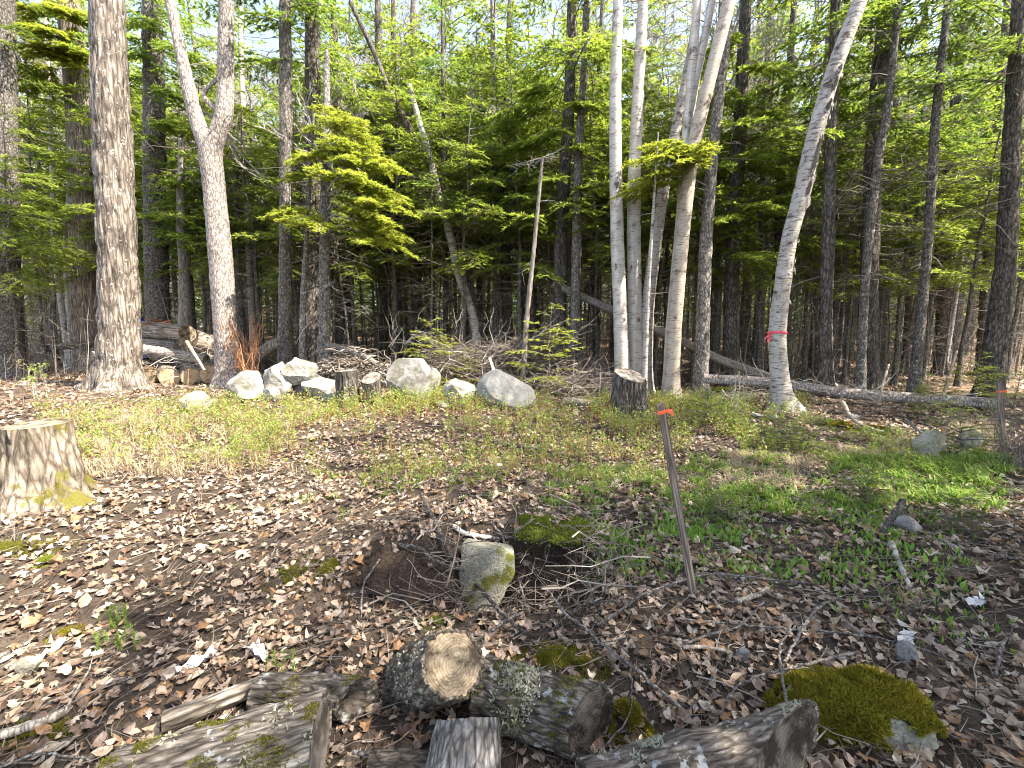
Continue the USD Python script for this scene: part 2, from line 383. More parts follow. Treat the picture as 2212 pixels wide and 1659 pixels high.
def cut(name, core, edge, dark, dirty):
    """Sawn end grain: faint growth rings about object z, weather stains, saw marks."""
    mat(name, {"tc": ("texture_coordinate", {}), "nd": ("noise_texture", {"scale": 6, "detail": 4, "roughness": 0.6}), "off": ("mix", {"mix_type": "linear_light", "fac": 0.05}), "s": ("mapping", {"scale": (1, 1, 0)}),
               "w": ("wave_texture", {"wave_type": "rings", "rings_direction": "z", "scale": 26, "distortion": 1.5, "detail": 4, "detail_scale": 3.0, "detail_roughness": 0.75}),
               "n1": ("noise_texture", {"scale": 30, "detail": 5, "roughness": 0.7}), "rw": ("math", {"math_type": "multiply_add", "value2": 0.7}), "rs": ("math", {"math_type": "multiply", "value2": 0.62}),
               "r": ("rgb_ramp", {"ramp": [(0.15, edge), (0.5, tuple(0.5 * a + 0.5 * b for a, b in zip(edge, core))), (0.85, core)]}), "n": ("noise_texture", {"scale": 8, "detail": 6, "roughness": 0.7}),
               "rd": ("rgb_ramp", {"ramp": [(0.46 - dirty, dark), (0.62 - dirty, (1, 1, 1))]}), "mx": ("mix", {"mix_type": "multiply", "fac": 0.9}),
               "b": ("bump", {"strength": 0.4, "distance": 0.005}), "p": ("principled_bsdf", {"roughness": 0.85, "specular_ior_level": 0.2})},
        [("tc.object", "s.vector"), ("s.vector", "nd.vector"), ("s.vector", "off.color1"), ("nd.color", "off.color2"), ("off.color", "w.vector"), ("tc.object", "n1.vector"), ("w.fac", "rw.value1"), ("n1.fac", "rw.value3"), ("rw.value", "rs.value1"),
         ("rs.value", "r.fac"), ("tc.object", "n.vector"), ("n.fac", "rd.fac"), ("r.color", "mx.color1"), ("rd.color", "mx.color2"), ("mx.color", "p.base_color"), ("rw.value", "b.height"), ("b.normal", "p.normal")])


cut("cut_fresh", (0.46, 0.35, 0.22), (0.33, 0.23, 0.13), (0.5, 0.42, 0.35), 0.10)
cut("cut_tan", (0.31, 0.24, 0.16), (0.18, 0.135, 0.088), (0.07, 0.06, 0.052), 0.04)
cut("cut_grey", (0.30, 0.265, 0.225), (0.19, 0.16, 0.135), (0.22, 0.2, 0.18), 0.03)
cut("cut_dark", (0.20, 0.165, 0.13), (0.10, 0.082, 0.066), (0.07, 0.06, 0.055), 0.01)


def plain(name, c, rough=0.6, sheen=0.0, trans=0.0):
    mat(name, {"tc": ("texture_coordinate", {}), "n": ("noise_texture", {"scale": 18, "detail": 3}), "r": ("rgb_ramp", {"ramp": [(0.3, tuple(0.75 * k for k in c)), (0.7, tuple(1.1 * k for k in c))]}),
               "p": ("principled_bsdf", {"roughness": rough})}, [("tc.object", "n.vector"), ("n.fac", "r.fac"), ("r.color", "p.base_color")])


plain("flag_orange", (0.75, 0.10, 0.03), 0.45)
plain("flag_pink", (0.72, 0.05, 0.09), 0.45)
plain("tarp_blue", (0.02, 0.09, 0.55), 0.35)
plain("peel_white", (0.62, 0.59, 0.56), 0.6)
plain("hollow_dark", (0.012, 0.010, 0.008), 0.95)


# ------------------------------------------------------------------ the ground and what lies on it in countless numbers
def grid_ground():
    front = np.radians(np.linspace(-66, 66, 470))
    back = np.radians(np.linspace(66, 294, 60))[1:-1]
    az = np.concatenate([front, back])
    r = [0.3]
    while r[-1] < 300:
        r.append(r[-1] * (1.0125 if r[-1] < 7 else 1.03))
    r = np.array(r)
    A, Rr = np.meshgrid(az, r)
    x, y = Rr * np.sin(A), Rr * np.cos(A)
    v = np.stack([x, y, H(x, y)], -1).reshape(-1, 3)
    n, m = len(r), len(az)
    i, j = np.meshgrid(np.arange(n - 1), np.arange(m), indexing="ij")
    q = np.stack([i * m + j, (i + 1) * m + j, (i + 1) * m + (j + 1) % m, i * m + (j + 1) % m], -1).reshape(-1, 4)
    f = np.vstack([q[:, [0, 2, 1]], q[:, [0, 3, 2]]])
    c = len(v)
    v = np.vstack([v, [[0, 0, float(H(0, 0))]]])
    j = np.arange(m)
    f = np.vstack([f, np.stack([np.full(m, c), (j + 1) % m, j], -1)])
    return v, f


ground = thing("ground", "forest floor of brown leaf litter and dark soil with a small burrow hole", None, kind="structure")
gv, gf = grid_ground()
part(ground, "soil", (gv, gf), "soil", True)


def scatter(r0, r1, per_m2, half=62, rng=RNG):
    n = int(per_m2 * math.radians(2 * half) / 2 * (r1 ** 2 - r0 ** 2))
    r = np.sqrt(rng.uniform(r0 ** 2, r1 ** 2, n))
    a = np.radians(rng.uniform(-half, half, n))
    return r * np.sin(a), r * np.cos(a)


def outline_leaf(outline, rings=(1.0,)):
    o = np.asarray(outline, float)
    v = np.vstack([[0.45, 0, 0]] + [np.column_stack([0.45 + (o[:, 0] - 0.45) * k, o[:, 1] * k, 0 * o[:, 0]]) for k in rings])
    n = len(o)
    j = np.arange(n)
    f = [np.stack([0 * j, 1 + j, 1 + (j + 1) % n], -1)]
    for k in range(len(rings) - 1):
        a, b = 1 + k * n, 1 + (k + 1) * n
        f += [np.stack([a + j, b + j, b + (j + 1) % n], -1), np.stack([a + j, b + (j + 1) % n, a + (j + 1) % n], -1)]
    return v, np.vstack(f)


OVAL = [(0, 0), (0.12, 0.15), (0.32, 0.26), (0.55, 0.26), (0.78, 0.15), (1, 0), (0.78, -0.15), (0.55, -0.26), (0.32, -0.26), (0.12, -0.15)]
MAPLE = [(0, 0), (0.08, 0.2), (0.0, 0.36), (0.2, 0.38), (0.34, 0.52), (0.48, 0.36), (0.62, 0.38), (0.7, 0.22), (1, 0), (0.7, -0.22), (0.62, -0.38), (0.48, -0.36), (0.34, -0.52), (0.2, -0.38), (0.0, -0.36), (0.08, -0.2)]
OAK = [(0, 0), (0.15, 0.08), (0.2, 0.24), (0.33, 0.12), (0.45, 0.32), (0.56, 0.14), (0.7, 0.27), (0.78, 0.1), (1, 0), (0.78, -0.1), (0.7, -0.27), (0.56, -0.14), (0.45, -0.32), (0.33, -0.12), (0.2, -0.24), (0.15, -0.08)]
LOWLEAF = [(0, 0), (0.3, 0.27), (0.7, 0.2), (1, 0), (0.7, -0.2), (0.3, -0.27)]


def curl(v, fold, roll, twist):
    v = v.copy()
    x, y = v[:, 0] - 0.45, v[:, 1]
    v[:, 2] = fold * np.abs(y) + roll * x ** 2 * 1.6 + twist * x * y * 2.2 + 0.05 * np.sin(9 * x + 5 * y) * (np.abs(y) * 3)
    v[:, 0] = 0.45 + x * (1 - 0.25 * abs(roll))
    v[:, 1] = y * (1 - 0.35 * abs(fold))
    return v - [0.45, 0, 0]


def leaf_forms(outlines, rings, rng):
    return [(curl(*(lambda b: (b[0],))(outline_leaf(o, rings)), *k), outline_leaf(o, rings)[1])
            for o in outlines for k in rng.normal(0, 1, (6, 3)) * [0.45, 0.6, 0.5]]


def lay(x, y, size, forms, rng, tilt=0.3, lift=0.02):
    """Leaves lying on the ground at x, y: arrays of vertices and faces, leaf by leaf."""
    n = len(x)
    z = H(x, y)
    e = 0.06
    nx, ny = -(H(x + e, y) - H(x - e, y)) / (2 * e), -(H(x, y + e) - H(x, y - e)) / (2 * e)
    nrm = unit(np.stack([np.clip(nx, -1.5, 1.5), np.clip(ny, -1.5, 1.5), np.ones(n)], -1) + rng.normal(0, tilt, (n, 3)))
    ang = rng.uniform(0, 2 * np.pi, n)
    t = np.stack([np.cos(ang), np.sin(ang), np.zeros(n)], -1)
    t = unit(t - nrm * (t * nrm).sum(-1, keepdims=True))
    b = np.cross(nrm, t)
    which = rng.integers(0, len(forms), n)
    lifts = rng.uniform(0.003, lift, n) + 0.14 * size * 1.0
    out = []
    for k in range(len(forms)):
        i = np.nonzero(which == k)[0]
        v, f = forms[k]
        vv = v[None] * size[i][:, None, None]
        p = np.stack([x[i], y[i], z[i] + lifts[i]], -1)[:, None] + vv[..., :1] * t[i][:, None] + vv[..., 1:2] * b[i][:, None] + vv[..., 2:] * nrm[i][:, None]
        out.append((p, f))
    return out


rl = np.random.default_rng(5)
FULL = leaf_forms([OVAL, OVAL, MAPLE, OVAL, OAK], (0.55, 1.0), rl)
MEDIUM = leaf_forms([OVAL, MAPLE, OAK, OVAL], (1.0,), rl)
LOW = leaf_forms([LOWLEAF], (1.0,), rl)


def litter_here(x, y):
    """How much leaf litter lies at a place: bare dark soil on the burrow mound, patches elsewhere."""
    bare = 1.2 * np.exp(-((x + 0.62) / 0.5) ** 2 - ((y - 2.55) / 0.3) ** 2) + 0.8 * np.exp(-((x + 1.9) / 0.6) ** 2 - ((y - 2.2) / 0.5) ** 2)
    hole = np.exp(-((x - 0.1) / 0.42) ** 4 - ((y - 2.68) / 0.24) ** 4)
    return np.clip((0.5 + 1.5 * sm(0.25, 0.5, n2(x, y, 0.9, 21))) * (1 - 0.9 * np.clip(bare, 0, 1)) * (1 - 0.85 * hole), 0.03, 1)


litter = Acc()
near_leaves = []
for (r0, r1, dens, forms, s0, s1) in ((0.9, 3.2, 800, FULL, 0.03, 0.074), (3.2, 6.5, 380, MEDIUM, 0.035, 0.088), (6.5, 13, 120, MEDIUM, 0.055, 0.12), (13, 32, 26, LOW, 0.10, 0.2)):
    x, y = scatter(r0, r1, dens, rng=rl)
    keep = rl.uniform(0, 1, len(x)) < litter_here(x, y)
    x, y = x[keep], y[keep]
    size = rl.uniform(s0, s1, len(x)) * rl.choice([0.75, 1, 1.2], len(x))
    for p, f in lay(x, y, size, forms, rl, 0.22 if r0 < 6 else 0.15):
        if r0 == 0.9:
            near_leaves += [(q, f) for q in p]
        else:
            n = p.shape[1]
            litter.add(p.reshape(-1, 3), (f[None] + (np.arange(len(p)) * n)[:, None, None]).reshape(-1, 3))


def shown(p):
    c = p.mean(0)
    d = depth(c)
    X, Y = 1106 + FPX * c[0] / d, 829.5 - FPX * (c[1] * SP + (c[2] - EYE) * CP) / d
    return (np.ptp(p[:, 0]) + np.ptp(p[:, 1])) / d if -20 < X < 2232 and Y < 1690 else 0


order = np.argsort([-shown(q) for q, _ in near_leaves])
LEAFMATS = ["leaf_tan", "leaf_rust", "leaf_pink", "leaf_brown", "leaf_cream"]
for nm, c in zip(LEAFMATS, ((0.29, 0.205, 0.13), (0.25, 0.13, 0.055), (0.235, 0.17, 0.13), (0.15, 0.09, 0.055), (0.36, 0.29, 0.215))):
    mat(nm, {"g": ("geometry", {}), "n": ("noise_texture", {"scale": 40, "detail": 4, "roughness": 0.65}), "r": ("rgb_ramp", {"ramp": [(0.3, tuple(0.55 * k for k in c)), (0.52, c), (0.75, tuple(1.18 * k for k in c))]}),
             "p": ("principled_bsdf", {"roughness": 0.55}), "t": ("translucent_bsdf", {}), "mc": ("mix_closure", {"fac": 0.12})},
        [("g.position", "n.vector"), ("n.fac", "r.fac"), ("r.color", "p.base_color"), ("r.color", "t.color"), ("p.BSDF", "mc.closure1"), ("t.BSDF", "mc.closure2")], "mc.closure")
for k, i in enumerate(order):
    if k < 300:
        part(ground, "fallen_leaf", near_leaves[i], LEAFMATS[rl.choice(5, p=[0.36, 0.2, 0.22, 0.18, 0.04])])
    else:
        litter.add(*near_leaves[i])
part(ground, "leaf_litter", litter.get(), "litter", kind="stuff")

# needles, twiglets and bits of bark between the leaves
fine = Acc()
for r0, r1, dens, L0, L1, rad in ((0.9, 3.5, 520, 0.03, 0.18, 0.0016), (3.5, 8, 80, 0.06, 0.3, 0.0028), (8, 16, 14, 0.15, 0.7, 0.006)):
    x, y = scatter(r0, r1, dens, rng=rl)
    a, L = rl.uniform(0, 2 * np.pi, len(x)), rl.uniform(L0, L1, len(x)) * rl.choice([0.6, 1, 1.6], len(x))
    x1, y1 = x + np.cos(a) * L, y + np.sin(a) * L
    p0 = np.stack([x, y, H(x, y) + rl.uniform(0.004, 0.03, len(x))], -1)
    p1 = np.stack([x1, y1, H(x1, y1) + rl.uniform(0.004, 0.05, len(x))], -1)
    fine.add(*twigs(p0, p1, rad * rl.uniform(0.6, 1.8, len(x)), 3, 0.07, rl, 2))
x, y = scatter(1.0, 7, 15, rng=rl)
keep = (x > -1.2) | (rl.uniform(0, 1, len(x)) < 0.4)
x, y = x[keep], y[keep]
a, L = rl.uniform(-0.7, 0.9, len(x)), rl.uniform(0.2, 0.85, len(x))
x1, y1 = x + np.cos(a) * L, y + np.sin(a) * L
branchlets = Acc()
branchlets.add(*twigs(np.stack([x, y, H(x, y) + 0.02], -1), np.stack([x1, y1, H(x1, y1) + rl.uniform(0.02, 0.09, len(x))], -1), rl.uniform(0.0018, 0.0045, len(x)), 4, 0.028, rl, 6))
part(ground, "scattered_twigs", branchlets.get(), "twig_under", kind="stuff")
part(ground, "fine_twigs", fine.get(), "fine_litter", kind="stuff")


# ------------------------------------------------------------------ builders: rocks, moss, logs, stumps
def frame_to(p0, p1):
    """A matrix whose z axis runs from p0 to p1."""
    z = unit(np.asarray(p1, float) - p0)
    x = unit(np.cross(UP if abs(z[2]) < 0.95 else np.array([0, 1.0, 0]), z))
    m = np.eye(4)
    m[:3, 0], m[:3, 1], m[:3, 2], m[:3, 3] = x, np.cross(z, x), z, p0
    return m


import trimesh
ICO = {k: (np.array(m.vertices), np.array(m.faces)) for k in (2, 3, 4, 5) for m in [trimesh.creation.icosphere(k)]}


def rock_mesh(size, seed, cuts=7, rough=0.05, detail=4, planes=()):
    """A weathered boulder: a ball cut flat by several planes, then roughened. size = half extents."""
    v, f = ICO[detail]
    v = v.copy()
    g = np.random.default_rng(seed)
    faces = [(unit(g.normal(0, 1, 3)), g.uniform(0.5, 0.78)) for _ in range(cuts)] + [(unit(np.array(n, float)), d) for n, d in planes]
    for _ in range(2):
        for n, d in faces:
            over = np.maximum(v @ n - d, 0)
            v = v - (over * 0.985)[:, None] * n
    v = v * np.asarray(size)
    n = unit(v)
    s = float(np.mean(size))
    v = v + n * ((fbm(v / s * 2.3 + seed * 3.1, 4, seed) - 0.5) * 2 * rough * s + (fbm(v / s * 9 + seed, 3, seed + 5) - 0.5) * rough * s * 0.6)[:, None]
    return v, f


def rock(X0, X1, Y0, Y1, label, mat_, seed, deep=0.8, rough=0.10, planes=(), y=None, sink=0.12, detail=5, name="boulder", cuts=9, turn=0.0, group=None):  # noqa
    """A rock that shows between X0, X1 and Y0, Y1 of the view; its foot stands where Y1 meets the ground unless y gives its distance."""
    if 820 < Y1 < 900:
        X0, X1, Y0 = X0 - 5, X1 + 5, Y0 - 5
    c = (X0 + X1) / 2
    foot = G(c, Y1) if y is None else at_y(c, Y1, y)
    w = pxm(X1 - X0, foot) / 2
    h = pxm(Y1 - Y0, foot) / 2
    v, f = rock_mesh((w * 1.06, w * deep, h * (1 + sink) * 1.05), seed, cuts, rough, detail, planes)
    v = v * [w / np.abs(v[:, 0]).max(), 1, 1]
    v[:, 2] *= 2 * h * (1 + sink) / np.ptp(v[:, 2])
    v[:, 2] += 2 * h - v[:, 2].max()
    cs, sn = math.cos(turn), math.sin(turn)
    v = v @ np.array([[cs, -sn, 0], [sn, cs, 0], [0, 0, 1]]).T
    t = thing(name, label, "rock", foot + np.array([0, w * deep * 0.6, 0]), group=group)
    part(t, "stone", (v, f), mat_, 40)
    return t, foot


def blades(p, n, length, width, rng, lean=0.7):
    """Short upright slivers: moss, fur of fine stems."""
    m = len(p)
    d = unit(n + rng.normal(0, lean, (m, 3)))
    s = unit(np.cross(d, rng.normal(0, 1, (m, 3))))
    L = length * rng.uniform(0.5, 1.3, (m, 1))
    return np.stack([p - s * width / 2, p + s * width / 2, p + d * L], 1)


def surface_points(v, f, n, rng, keep=None):
    t = v[f]
    cr = np.cross(t[:, 1] - t[:, 0], t[:, 2] - t[:, 0])
    a = np.linalg.norm(cr, axis=1)
    if keep is not None:
        a = a * keep(t.mean(1), unit(cr))
    k = rng.choice(len(f), n, p=a / a.sum())
    u = rng.uniform(0, 1, (n, 2))
    u = np.where(u.sum(1, keepdims=True) > 1, 1 - u, u)
    return t[k, 0] + u[:, :1] * (t[k, 1] - t[k, 0]) + u[:, 1:] * (t[k, 2] - t[k, 0]), unit(cr[k])


def moss_cushion(X, Y, wx, wy, hgt, label, mat_="moss", n=6000, seed=1, blade=0.014, fray=0.35, name="moss_cushion"):
    """A low cushion of moss on the ground: uneven body and a coat of fine shoots."""
    g = np.random.default_rng(seed)
    c = G(X, Y)
    rx = pxm(wx, c) / 2
    ry = wy
    k, m = 22, 52
    r, a = np.meshgrid(np.linspace(0, 1, k) ** 0.7, np.arange(m) * 2 * np.pi / m, indexing="ij")
    edge = 1 + fray * 1.6 * (fbm(np.stack([np.cos(a) * 1.7 + seed, np.sin(a) * 1.7, 0 * a], -1), 3, seed) - 0.5)
    x, y = c[0] + r * edge * rx * np.cos(a), c[1] + r * edge * ry * np.sin(a)
    bump = fbm(np.stack([x * 16, y * 16, 0 * x + seed], -1), 3, seed)
    z = H(x, y) - 0.012 + hgt * np.sqrt(np.clip(1 - r ** 2.4, 0, 1)) * (0.55 + 0.9 * bump)
    v = np.stack([x, y, z], -1).reshape(-1, 3)
    i, j = np.meshgrid(np.arange(k - 1), np.arange(m), indexing="ij")
    q = np.stack([i * m + j, (i + 1) * m + j, (i + 1) * m + (j + 1) % m, i * m + (j + 1) % m], -1).reshape(-1, 4)
    f = np.vstack([q[:, [0, 1, 2]], q[:, [0, 2, 3]]])
    mid = v[f].mean(1)
    worn = fbm(mid * 17 + seed * 2.7, 4, seed + 3) - 0.34 * np.clip((np.hypot((mid[:, 0] - c[0]) / rx, (mid[:, 1] - c[1]) / ry) - 0.45) * -1.6, -0.5, 1)
    f = f[worn < 0.60]
    p, nn = surface_points(v, f, n, g)
    acc = Acc()
    acc.add(v, f)
    acc.tris(blades(p - 0.002 * nn, nn, blade, blade * 0.34, g))
    spill = g.normal(0, 1, (n // 4, 2))
    spill = unit(spill) * g.uniform(0.85, 1.35, (n // 4, 1))
    px_, py_ = c[0] + spill[:, 0] * rx, c[1] + spill[:, 1] * ry
    acc.tris(blades(np.stack([px_, py_, H(px_, py_)], -1), np.tile(UP, (len(px_), 1)), blade * 0.9, blade * 0.34, g))
    return lone(name, acc.get(), mat_, label, "moss")


def ridge(th, s, k, m, seed):
    """Plates and furrows of bark around (th) and along (s) a stem."""
    p = np.stack([np.cos(th) * k, np.sin(th) * k, s * m], -1)
    return np.abs(fbm(p, 3, seed) - 0.5) * 2


def log(p0, p1, r0, r1, label, bark_mat, cut0="cut_grey", cut1="cut_grey", seed=1, sides=56, step=0.02, rough=0.07, k=4.5, m=9, hollow1=False, name="log", tilt1=(0, 0), moss=0, bend=0.0, lichen=0, group=None, oval=0.05, lip=True):
    p0, p1 = np.asarray(p0, float), np.asarray(p1, float)
    L = float(np.linalg.norm(p1 - p0))
    t = thing(name, label, "log", matrix=frame_to(p0, p1), group=group)
    n = max(8, int(L / step))
    z = np.linspace(0, L, n)
    th = np.arange(sides) * 2 * np.pi / sides
    Z, T = np.meshgrid(z, th, indexing="ij")
    R = r0 + (r1 - r0) * Z / L
    form = 1 + oval * np.cos(2 * T + seed) + 0.05 * (fbm(np.stack([np.cos(T) + seed, np.sin(T), Z * 2], -1), 2, seed) - 0.5)
    relief = rough * (0.75 - 1.3 * np.clip(1 - ridge(T, Z, k, m, seed) * 2.2, 0, 1)) + 0.4 * rough * (ridge(T, Z, k * 2.2, m * 2.5, seed + 3) - 0.4)
    rr = R * (form + relief)
    bx = bend * np.sin(np.pi * Z / L)
    shear = (tilt1[0] * np.cos(T) + tilt1[1] * np.sin(T)) * R * (Z / L) ** 2
    V = np.stack([rr * np.cos(T) + bx, rr * np.sin(T), Z + shear], -1)
    i, j = np.meshgrid(np.arange(n - 1), np.arange(sides), indexing="ij")
    q = np.stack([i * sides + j, i * sides + (j + 1) % sides, (i + 1) * sides + (j + 1) % sides, (i + 1) * sides + j], -1).reshape(-1, 4)
    f = np.vstack([q[:, [0, 1, 2]], q[:, [0, 2, 3]]])
    part(t, "bark", (V.reshape(-1, 3), f), bark_mat, 50)
    for row, cmat, flip in ((0, cut0, True), (n - 1, cut1, False)):
        if cmat is None:
            continue
        ring = V[row]
        c = ring.mean(0)
        ks = np.array([1.0, 0.93, 0.9, 0.7, 0.45, 0.2]) if not (hollow1 and not flip) else np.array([1.0, 0.86, 0.62, 0.55, 0.5, 0.45])
        inset = np.array([0, 0, -0.006, -0.004, -0.002, 0]) if not (hollow1 and not flip) else np.array([0, -0.004, -0.012, -0.05, -0.11, -0.16])
        if flip:
            inset = -inset
        vv = np.vstack([c + (ring - c) * kk + [0, 0, d] for kk, d in zip(ks, inset)] + [(c + [0, 0, inset[-1]])[None]])
        vv[sides:, 2] += 0.004 * (noise(vv[sides:] * 40, seed) - 0.5)
        jj = np.arange(sides)
        ff = [np.vstack([np.stack([a * sides + jj, a * sides + (jj + 1) % sides, (a + 1) * sides + (jj + 1) % sides], -1), np.stack([a * sides + jj, (a + 1) * sides + (jj + 1) % sides, (a + 1) * sides + jj], -1)]) for a in range(len(ks) - 1)]
        a = len(ks) - 1
        ff.append(np.stack([a * sides + jj, a * sides + (jj + 1) % sides, np.full(sides, len(vv) - 1)], -1))
        rim, ff = np.vstack(ff[:2]), np.vstack(ff[2:])
        for nm, fc, mt in (("bark_edge", rim, bark_mat), ("cut_face", ff, cmat)):
            used, back = np.unique(fc, return_inverse=True)
            fc = back.reshape(-1, 3)
            part(t, nm, (vv[used], fc if not flip else fc[:, ::-1]), mt, True)
    M = frame_to(p0, p1)
    world_up = M[:3, :3].T @ UP
    g = np.random.default_rng(seed + 50)
    if moss:
        keep = lambda c, nn: np.clip(nn @ world_up - 0.1, 0, 1) * (fbm(c * 11 + seed, 3, seed + 8) > 0.54)  # noqa: E731
        p, nn = surface_points(V.reshape(-1, 3), f, moss, g, keep)
        part(t, "moss", (lambda tr: (tr.reshape(-1, 3), np.arange(3 * len(tr)).reshape(-1, 3)))(blades(p, nn, 0.009, 0.004, g, 0.9)), "moss", kind="stuff")
    if lichen:
        keep = lambda c, nn: np.clip(nn @ world_up + 0.4, 0, 1) * (fbm(c * 6 + seed, 3, seed + 18) > 0.6)  # noqa: E731
        p, nn = surface_points(V.reshape(-1, 3), f, lichen, g, keep)
        part(t, "lichen", (lambda tr: (tr.reshape(-1, 3), np.arange(3 * len(tr)).reshape(-1, 3)))(blades(p, nn, 0.014, 0.012, g, 1.2)), "lichen", kind="stuff")
    return t


def stump(base, r, h, label, bark_mat, cut_mat, seed=1, flare=0.6, slope=(0, 0), sides=72, rough=0.07, k=4.5, m=3.5, top_scale=1.0, roots=5, squash=1.0, step=0.03):
    t = thing("tree_stump", label, "stump", base)
    n = max(14, int(h / step))
    z = np.linspace(-0.12, h, n)
    th = np.arange(sides) * 2 * np.pi / sides
    Z, T = np.meshgrid(z, th, indexing="ij")
    g = np.random.default_rng(seed)
    ph = g.uniform(0, 6.28, 3)
    lobes = np.clip(np.cos(roots * T + ph[0]) * 0.6 + np.cos((roots - 2) * T + ph[1]) * 0.5, -0.6, 1.2)
    fl = np.exp(-np.clip(Z, -0.1, 9) / (0.3 * h))
    R = r * (top_scale + (1 - top_scale) * (1 - Z / h) + flare * fl * (0.55 + 0.65 * lobes))
    rel = rough * (0.8 - 1.5 * np.clip(1 - ridge(T, Z, k, m, seed) * 2.2, 0, 1)) + 0.5 * rough * (ridge(T, Z, k * 2.5, m * 3, seed + 2) - 0.4)
    rr = R * (1 + 0.05 * np.cos(2 * T + ph[2]) + rel)
    cut_z = (slope[0] * np.cos(T) + slope[1] * np.sin(T)) * r * np.clip(Z / h, 0, 1) ** 1.5
    V = np.stack([rr * np.cos(T), rr * np.sin(T) * squash, Z + cut_z], -1)
    i, j = np.meshgrid(np.arange(n - 1), np.arange(sides), indexing="ij")
    q = np.stack([i * sides + j, i * sides + (j + 1) % sides, (i + 1) * sides + (j + 1) % sides, (i + 1) * sides + j], -1).reshape(-1, 4)
    part(t, "bark", (V.reshape(-1, 3), np.vstack([q[:, [0, 1, 2]], q[:, [0, 2, 3]]])), bark_mat, 50)
    ring = V[-1]
    c = ring.mean(0)
    ks = [1.0, 0.94, 0.91, 0.6, 0.3]
    vv = np.vstack([c + (ring - c) * kk + [0, 0, d] for kk, d in zip(ks, [0, 0, -0.008, -0.004, 0])] + [c[None]])
    vv[sides:, 2] += 0.012 * (noise(vv[sides:] * 22, seed) - 0.5)
    jj = np.arange(sides)
    ff = [np.vstack([np.stack([a * sides + jj, a * sides + (jj + 1) % sides, (a + 1) * sides + (jj + 1) % sides], -1), np.stack([a * sides + jj, (a + 1) * sides + (jj + 1) % sides, (a + 1) * sides + jj], -1)]) for a in range(4)]
    ff.append(np.stack([4 * sides + jj, 4 * sides + (jj + 1) % sides, np.full(sides, len(vv) - 1)], -1))
    part(t, "cut_face", (vv, np.vstack(ff)), cut_mat, True)
    return t, V


# ------------------------------------------------------------------ builders: boughs, trees
def bough(acc, wood, p0, p1, width, el, step, rng, rise=0.1, droop=0.12, start=0.2, spacing=0.06, thick=0.012, flat=0.28):
    """A flat spray: an arched axis, side twigs both ways, and short needle sprigs along each."""
    p0, p1 = np.asarray(p0, float), np.asarray(p1, float)
    L = float(np.linalg.norm(p1 - p0))
    ts = np.linspace(0, 1, 6)
    axis = p0 + (p1 - p0) * ts[:, None] + UP * (rise * L * np.sin(np.pi * ts))[:, None]
    if wood is not None:
        wood.add(*tube(axis, thick * (1 - 0.8 * ts), 4, False))
    n = max(4, int(L * (1 - start) / spacing))
    t = np.repeat(np.linspace(start, 1, n), 2) + rng.normal(0, 0.01, 2 * n)
    side = np.tile([1.0, -1.0], n)
    base = p0 + (p1 - p0) * t[:, None] + UP * (rise * L * np.sin(np.pi * np.clip(t, 0, 1)))[:, None]
    d = unit(p1 - p0)
    s = unit(np.cross(d, UP))
    ll = width * np.minimum(1, (1.06 - t) * 1.9) * np.clip(0.35 + (t - start) * 3, 0, 1) * rng.uniform(0.55, 1.15, 2 * n)
    ld = unit(d * 0.62 + s * side[:, None] * 0.8 + UP * rng.normal(-0.03, 0.16, (2 * n, 1)))
    keep = ll > 0.03
    base, ll, ld, side = base[keep], ll[keep], ld[keep], side[keep]
    if wood is not None and len(base):
        k = slice(None, None, 2)
        wood.add(*twigs(base[k], base[k] + ld[k] * ll[k][:, None] * 0.8, np.full(len(base[k]), thick * 0.28), 3, 0.03, rng, 1))
    cnt = np.maximum(2, (ll / step * 2)).astype(int)
    i = np.repeat(np.arange(len(ll)), cnt)
    u = rng.uniform(0.05, 1, len(i))
    pos = base[i] + ld[i] * (u * ll[i])[:, None] - UP * (droop * (u ** 2) * ll[i])[:, None]
    perp = unit(np.cross(ld[i], UP)) * rng.choice([-1.0, 1.0], len(i))[:, None]
    e = unit(ld[i] * 0.7 + perp * rng.uniform(0.2, 1.0, (len(i), 1)) + UP * rng.normal(-0.08, flat, (len(i), 1)))
    w = unit(np.cross(e, UP + rng.normal(0, 0.45, (len(i), 3))))
    size = el * rng.uniform(0.55, 1.3, (len(i), 1))
    acc.tris(np.stack([pos + w * size * 0.17, pos - w * size * 0.17, pos + e * size], 1))


def dead_limbs(acc, axis_at, z0, z1, n, l0, l1, r, rng, up=0.0, sub=3):
    z = rng.uniform(z0, z1, n)
    a = rng.uniform(0, 2 * np.pi, n)
    L = rng.uniform(l0, l1, n)
    p0 = axis_at(z)
    d = unit(np.stack([np.cos(a), np.sin(a), rng.normal(up, 0.22, n)], -1))
    p1 = p0 + d * L[:, None]
    acc.add(*twigs(p0, p1, r * rng.uniform(0.6, 1.3, n), 3, 0.06, rng, 3))
    k = np.repeat(np.arange(n), sub)
    u = rng.uniform(0.25, 0.95, len(k))
    q0 = p0[k] + (p1 - p0)[k] * u[:, None]
    q1 = q0 + unit(d[k] * 0.8 + rng.normal(0, 0.7, (len(k), 3))) * (L[k] * rng.uniform(0.15, 0.5, len(k)))[:, None]
    acc.add(*twigs(q0, q1, np.full(len(k), r * 0.4), 3, 0.08, rng, 2))


CLASSES = stage.CreateClassPrim("/World/tree_kinds")


